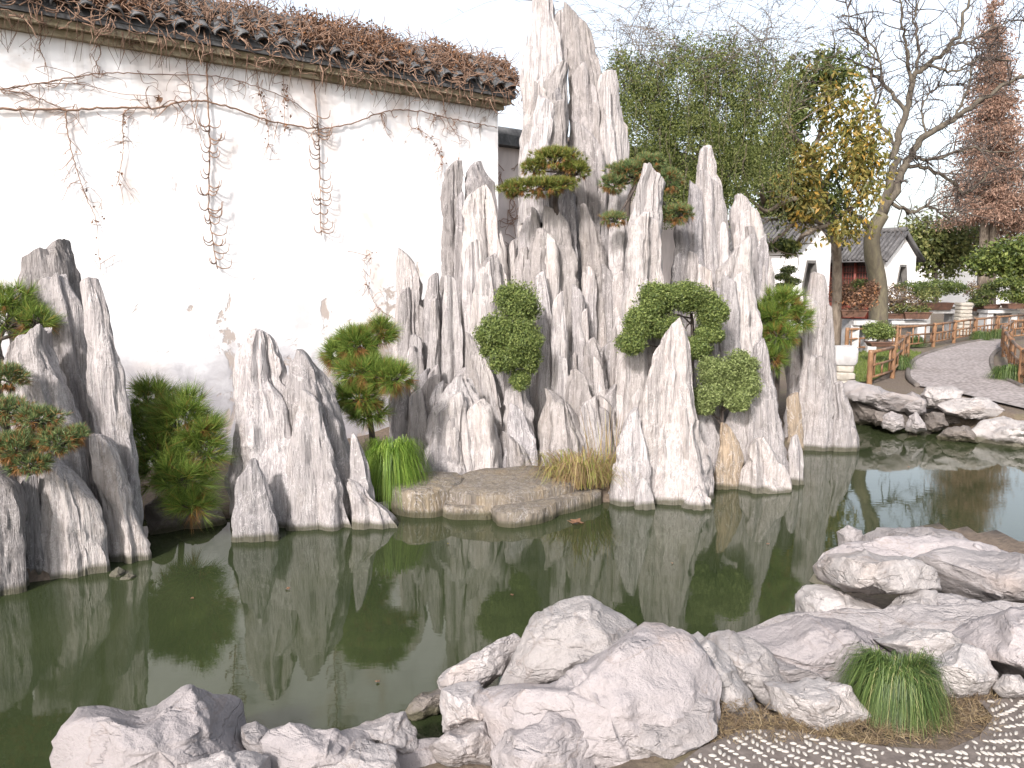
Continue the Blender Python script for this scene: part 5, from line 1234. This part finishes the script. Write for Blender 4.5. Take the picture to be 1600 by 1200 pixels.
bonsai("tiered dark potted pine in front of the left white house", 1228, 470, 16.5, [(1232, 422, 14, 7), (1222, 433, 16, 6), (1238, 440, 14, 6), (1225, 447, 18, 5)], 'dark_leaf', 93, .25, .1, 0, .04, 800)
bonsai("large flat-topped potted pine right of the bare trunk", 1462, 484, 24.8, [(1430, 448, 32, 8), (1465, 446, 36, 10), (1490, 450, 22, 9), (1450, 458, 30, 6)], 'juniper', 94, .42, .2, 0, .07, 1100)
bonsai("brownish twiggy potted tree behind the long fence", 1400, 498, 21.8, [(1400, 460, 26, 16), (1388, 478, 20, 14), (1420, 475, 22, 14)], 'red_leaf', 95, .35, .12, 0, .06, 700)
bonsai("olive potted tree in a red pot on the stand right of the trunk", 1428, 498, 21.7, [(1410, 482, 22, 9), (1435, 486, 20, 9), (1450, 462, 18, 14)], 'olive_leaf', 96, .36, .16, 0, .06, 700)
bonsai("round clipped potted shrub on the lawn behind the near fence", 1373, 541, 16.0, [(1373, 515, 23, 13), (1366, 520, 16, 10), (1382, 520, 16, 10)], 'juniper', 97, .22, .07, 0, .04, 2000)
bonsai("small dark potted pine far right of the stone column", 1545, 482, 27, [(1540, 460, 22, 9), (1550, 450, 16, 10), (1530, 472, 18, 6)], 'dark_leaf', 98, .3, .12, 0, .07, 800)
bonsai("potted pine with bright tiers at the right picture edge", 1585, 482, 26.5, [(1575, 442, 24, 8), (1600, 450, 26, 12), (1580, 462, 22, 10), (1605, 470, 20, 10)], 'ivy', 99, .35, .14, 0, .08, 900)
bonsai("reddish potted maple beside the stone column", 1522, 486, 27.5, [(1520, 455, 14, 14), (1528, 470, 12, 10)], 'red_leaf', 100, .3, .1, 0, .07, 500)
sc_ = P(1504, 506, 24); sc_[2] = LAND; sp = thing("stone_column", "rough stone column of stacked rubble behind the fence", "column", sc_)
for k in range(9):
    drum("stone_course", LAND + k * .108, LAND + k * .108 + .104, .20 + .012 * math.sin(k * 5), .12, 'carved', sp, sc_)

# ================================================================== VINES ON THE WALL
def vine(name, label, pts_px, r0, r1, mat='vine', hooks=0, seed=1, side=0, leaf=0, off=.03, group="dry vines on the white wall"):
    rgv = np.random.default_rng(seed); pw = [WX(x, y, off) for x, y in pts_px]
    root = thing(name, label, "vine", pw[0], group); st = MB()
    p = spline(pw, max(14, len(pw) * 9)); jit = rgv.normal(size=p.shape) * r0 * .3; p[1:-1] += jit[1:-1]
    tube(st, p, np.linspace(r0, r1, len(p)) * .65, 6); st.build("stem", M[mat], root, smooth=True)
    if hooks:
        hk = MB(); h0 = int(len(p) * .30)
        for k in range(int(hooks * .7)):
            s = p[rgv.integers(h0, len(p))]; sg = rgv.choice([-1, 1]); L = rgv.uniform(.06, .15)
            q = [s, s + ud * sg * L * .4 + up * -.03 + nrm * .03, s + ud * sg * L * .9 + up * -.01 + nrm * .05, s + ud * sg * L * 1.05 + up * L * .55 + nrm * .05]
            limb(hk, q, .0075, .0035, 5, 8)
        tag(hk.build("hooked_shoots", M[mat], root, smooth=True), kind="stuff")
    if side:
        sd_ = MB()
        for k in range(int(side * .6)):
            s = p[rgv.integers(0, len(p))]; q = s + ud * rgv.normal(0, .10) + up * rgv.normal(-.07, .09) + nrm * .01; m_ = (s + q) / 2 + ud * rgv.normal(0, .04) + up * rgv.normal(0, .04); e_ = q + ud * rgv.normal(0, .05) - up * rgv.uniform(0, .09)
            limb(sd_, [s, m_, q, e_], max(.003, r0 * .3), .0018, 4, 10)
        tag(sd_.build("side_shoots", M[mat], root), kind="stuff")
    if leaf:
        lf = MB(); idx = rgv.integers(len(p) // 3, len(p), leaf); c = p[idx] + rgv.normal(size=(leaf, 3)) * .03 + nrm * .02
        leaves(lf, c, unit(nrm + rgv.normal(size=(leaf, 3)) * .6), .035, rgv, .6, .5); tag(lf.build("dry_leaves", M['dead_leaf'], root), kind="stuff")
vine("wall_vine", "long wavy horizontal vine stem across the whole white wall", [(-60, 165), (0, 170), (105, 172), (180, 168), (245, 168), (290, 158), (340, 162), (420, 188), (490, 200), (545, 194), (600, 175), (645, 172), (690, 182), (730, 190), (776, 200)], .019, .009, side=70, seed=2)
vine("wall_vine", "upper horizontal vine stem close under the cornice", [(-60, 145), (0, 140), (60, 130), (120, 120), (165, 114), (250, 116), (340, 120), (400, 135), (460, 160), (500, 195)], .012, .006, side=60, seed=3)
vine("wall_vine", "thin slanting vine stem joining the long wavy one at the left", [(-40, 138), (0, 140), (50, 150), (105, 172)], .010, .007, side=14, seed=4)
vine("wall_vine", "thin middle vine stem between the two horizontal ones", [(60, 130), (130, 132), (180, 145), (240, 150)], .007, .004, side=20, seed=5)
vine("hanging_vine", "thick straight hanging vine with hooked shoots, the longest on the wall", [(322, 85), (325, 160), (328, 230), (326, 300), (330, 360), (340, 420)], .014, .008, hooks=64, seed=6)
vine("hanging_vine", "shorter hanging vine with hooked shoots, second from the corner", [(489, 110), (495, 170), (499, 230), (500, 290), (502, 368)], .013, .007, hooks=48, seed=7)
vine("hanging_vine", "thin bent vine dangling at the left with dry tendrils", [(104, 172), (103, 185), (110, 230), (120, 265), (135, 310), (150, 345), (158, 430)], .010, .003, side=34, leaf=16, seed=8)
vine("hanging_vine", "thin short vine hanging right beside the bent left one", [(195, 172), (192, 190), (192, 240), (182, 290)], .009, .004, side=22, leaf=14, seed=9)
vine("hanging_vine", "kinked thin vine left of the longest hanging one", [(290, 85), (297, 140), (303, 180), (315, 220)], .008, .004, side=14, seed=10)
vine("hanging_vine", "dangling vine with reddish seed sprays near the wall middle", [(400, 100), (403, 130), (410, 165), (418, 190), (420, 230)], .007, .004, side=26, leaf=26, mat='vine_red', seed=13)
vine("hanging_vine", "reddish leafy strand hanging just right of the seed sprays", [(440, 90), (443, 130), (444, 170), (446, 205)], .006, .004, side=10, leaf=40, mat='vine_red', seed=14)
vine("hanging_vine", "fine vine with dry leaves near the wall corner", [(640, 150), (640, 195), (660, 205), (680, 225), (692, 255)], .006, .003, side=24, leaf=26, mat='vine_red', seed=15)
vine("hanging_vine", "fine stems dropping at the wall corner below the cornice", [(690, 150), (700, 190), (718, 220), (715, 260)], .006, .003, side=30, mat='vine_red', seed=16)
vine("hanging_vine", "short looped vine hanging under the cornice at the far left", [(65, 55), (62, 75), (70, 95), (70, 112)], .008, .005, side=10, seed=17)
vine("hanging_vine", "short looped vine under the cornice, second from the left edge", [(155, 70), (157, 85), (150, 98), (155, 104)], .008, .005, side=10, seed=18)
vine("hanging_vine", "wiry seedling with dry twigs low on the wall above the thin slabs", [(620, 500), (590, 480), (572, 440), (570, 405), (580, 398)], .005, .003, side=24, leaf=14, mat='vine_red', seed=19)
# tangle on the roof
rgt = np.random.default_rng(23); tg, dl = MB(), MB()
for k in range(2600):
    s = rgt.uniform(-1.2, WLEN + .25); o_ = rgt.uniform(-.22, .30); z_ = 4.60 + (0.24 - o_) * .86 + rgt.uniform(0, .10) if o_ < .24 else rgt.uniform(4.35, 4.62)
    p = WP(s, o_, z_); d = unit(ud * rgt.normal(0, 1) + slope * rgt.normal(0, .7) + snrm * rgt.normal(.1, .3)); pts = [p]
    for j in range(5):
        d = unit(d + rgt.normal(size=3) * .5); p = p + d * rgt.uniform(.03, .09); q_ = p - WP(0, 0, 0); of = q_ @ nrm; zmin = 4.58 + (.24 - of) * .8 if of < .24 else 4.2
        p = p + up * max(0, zmin - p[2]) * .8; pts.append(p)
    tube(tg, pts, np.linspace(rgt.uniform(.004, .009), .003, 6), 4)
n = 21000; s = rgt.uniform(-1.2, WLEN + .3, n); dens = vn(np.stack([s * 2.2, 0 * s, 0 * s], 1), 4); o_ = rgt.uniform(-.26, .24, n)
c = np.array([WP(a, b, 4.60 + (.24 - b) * .86 + rgt.uniform(0, .10) * (1 + dd)) for a, b, dd in zip(s, o_, dens)]); kp_ = dens + rgt.uniform(-.3, .3, n) > .34; c = c[kp_]
leaves(dl, c, unit(rgt.normal(size=c.shape) + [0, 0, .5]), .042, rgt, .5, 0)
for k in range(260):
    s = rgt.uniform(-1, WLEN + .1); p = WP(s, .17, 4.45); L = rgt.uniform(.08, .35)
    tube(tg, [p, p + up * -L * .5 + ud * rgt.normal(0, .04) - nrm * .04, p + up * -L + ud * rgt.normal(0, .06) - nrm * .10], [.004, .0035, .002], 3)
tang = thing("roof_creeper", "tangle of dry brown creeper covering the tiled coping of the white wall", "creeper", WP(2, 0, 4.6))
tag(tg.build("stems", M['vine'], tang, smooth=True), kind="stuff"); tag(dl.build("dry_leaves", M['dead_leaf'], tang), kind="stuff")
# twigs over the set-back wall and the tallest peak
tw = MB(); rg2 = np.random.default_rng(29)
for k in range(120):
    p = W2(rg2.uniform(0, 2.6), .03, rg2.uniform(1.6, 4.0)); pts = [p]
    for j in range(5): p = p + ud * rg2.normal(0, .1) + up * rg2.normal(-.02, .12); pts.append(p)
    tube(tw, spline(pts, 10), .005, 4)
tag(tw.build("wall_creeper", M['vine_red'], None, org=W2(0, 0, 1)), "fine reddish creeper twigs over the set-back pinkish wall", "creeper")

# ================================================================== PEBBLE PAVING AND SMALL THINGS
pave = sheet("pebble_paving", peb_w, PZ, M['pebble_bed'])
def ico():
    import bmesh
    bm = bmesh.new(); bmesh.ops.create_icosphere(bm, subdivisions=1, radius=1.0); me = bpy.data.meshes.new("pebble"); bm.to_mesh(me); bm.free()
    for p in me.polygons: p.use_smooth = True
    me.materials.append(M['pebble']); return me
pm = ico(); iv = np.array([v.co[:] for v in pm.vertices]); it = np.array([p.vertices[:] for p in pm.polygons])
rgp = np.random.default_rng(77); cc = G(1420, 1040, PZ)[:2]; peb = []
for ri, R in enumerate(np.arange(.25, 2.3, .039)):
    for a in np.arange(-math.pi, math.pi, .0235 / R):
        x, y = cc[0] + R * math.cos(a + rgp.normal(0, .003 / R)), cc[1] + R * math.sin(a) + rgp.normal(0, .003)
        peb.append((x, y, a + (.75 if ri % 2 else -.75) + rgp.normal(0, .25), rgp.uniform(.6, 1.2), rgp.uniform()))
peb = np.array(peb); m = inpoly(peb[:, 0], peb[:, 1], peb_w) & (sdist(peb[:, 0], peb[:, 1], peb_w) < -.012) & (peb[:, 4] > .12); peb = peb[m]
dist = np.hypot(peb[:, 0] - 0, peb[:, 1]); prj = []
for x, y, *_ in peb:
    v = np.array([x, y, PZ]) - EYE; fz = v[1] * CT - v[2] * ST; prj.append((800 + F * v[0] / fz, 600 - F * (v[1] * ST + v[2] * CT) / fz))
prj = np.array(prj); vis = (prj[:, 0] < 1600) & (prj[:, 1] < 1200); order = np.lexsort((dist, ~vis))
rest = MB()
for k, i in enumerate(order):
    x, y, a, s, _ = peb[i]; sc3 = np.array([.0160 * s ** .7, .0074 * s, .003 + .004 * s])
    if k < 300:
        o = bpy.data.objects.new("pebble", pm); COL.objects.link(o); o.parent = pave; o.location = (x, y, PZ + .001); o.scale = sc3; o.rotation_euler = (0, 0, a)
    else:
        R3 = np.array([[math.cos(a), -math.sin(a), 0], [math.sin(a), math.cos(a), 0], [0, 0, 1]]); rest.add((iv * sc3) @ R3.T + [x, y, PZ + .001], t=it)
if rest.v:
    o = rest.build("pebbles", M['pebble'], pave, smooth=True); tag(o, kind="stuff")
# dry grass litter between rocks and pebbles
rgl = np.random.default_rng(88); lm = MB(); n = 5200
px = rgl.uniform(1080, 1560, n); py = rgl.uniform(1085, 1165, n); band = (np.abs(py - (1130 + 18 * np.sin(px / 90))) < 28 + 10 * rgl.normal(size=n))
c = np.array([G(a, b, LAND + .012) for a, b in zip(px[band], py[band])])
needles(lm, c, unit(np.stack([rgl.normal(size=len(c)), rgl.normal(size=len(c)), np.abs(rgl.normal(0, .35, len(c)))], 1)), .045, 2, .5, .0028, rgl)
M['litter'] = leaf_mat('dry_litter', [(0.0, (0.10, 0.07, 0.045)), (0.7, (0.20, 0.145, 0.085)), (1.0, (0.28, 0.22, 0.12))], .2)
tag(lm.build("dry_grass", M['litter'], None), "sparse dry grass between the near rocks and the pebble paving", "grass", kind="stuff")
lg = MB(); n = 9000; lw = np.array(lawn_w); x = rgl.uniform(lw[:, 0].min(), lw[:, 0].max(), n); y = rgl.uniform(lw[:, 1].min(), lw[:, 1].max(), n); k = inpoly(x, y, lawn_w); c = np.stack([x[k], y[k], np.full(k.sum(), LAND + .025)], 1)
needles(lg, c, np.tile([[0, 0, 1.0]], (len(c), 1)), .06, 3, .35, .008, rgl); tag(lg.build("lawn_grass", M['grass'], None), "short green grass of the small lawn by the fence", "grass", kind="stuff")
def one_leaf(label, p, size, nrm_, mat, seed):
    rgq = np.random.default_rng(seed); mb = MB(); k = 11; a = np.linspace(0, 2 * math.pi, k, endpoint=False); rr = size * (1 + .45 * np.cos(a * 5)) * .6
    nn = unit(np.array(nrm_, float)); e1 = unit(np.cross(nn, [0.3, .2, .9])); e2 = np.cross(nn, e1)
    V = [p + nn * .004] + [p + e1 * r * math.cos(t) + e2 * r * math.sin(t) + nn * rgq.uniform(0, size * .35) for r, t in zip(rr, a)]
    mb.add(V, t=[[0, j + 1, (j + 1) % k + 1] for j in range(k)]); return tag(mb.build("fallen_leaf", M[mat], None, org=p), label, "leaf", "fallen leaves")
one_leaf("single orange leaf caught on the wavy vine stem of the wall", WX(248, 155, .05), .06, nrm, 'dead_leaf', 1)
one_leaf("large brown leaf floating in front of the dry reeds", G(900, 817, .006), .10, up, 'dead_leaf', 2)
one_leaf("yellow leaf floating off the leftmost step", G(640, 792, .006), .03, up, 'gold_leaf', 3)
one_leaf("small red leaf floating by the free-standing peak", G(520, 828, .006), .025, up, 'dead_leaf', 4)

rgw = np.random.default_rng(404)
specks = [("brown leaf speck floating left of the wet gap", 590, 1065), ("leaf speck floating before the white hump", 800, 930), ("leaf speck floating below the pyramid peak", 1050, 880), ("leaf speck floating below the broad free-standing peak", 450, 920),
          ("leaf speck floating near the left slab cluster", 300, 935), ("yellowish leaf speck floating below the middle step", 700, 850), ("leaf speck floating before the far waterline stones", 1420, 730), ("leaf speck floating beside the white block", 1200, 850)]
for k, (lb, x, y) in enumerate(specks):
    one_leaf(lb, G(x, y, .005), rgw.uniform(.015, .028), up + rgw.normal(size=3) * .08, 'dead_leaf' if k != 5 else 'gold_leaf', 40 + k)
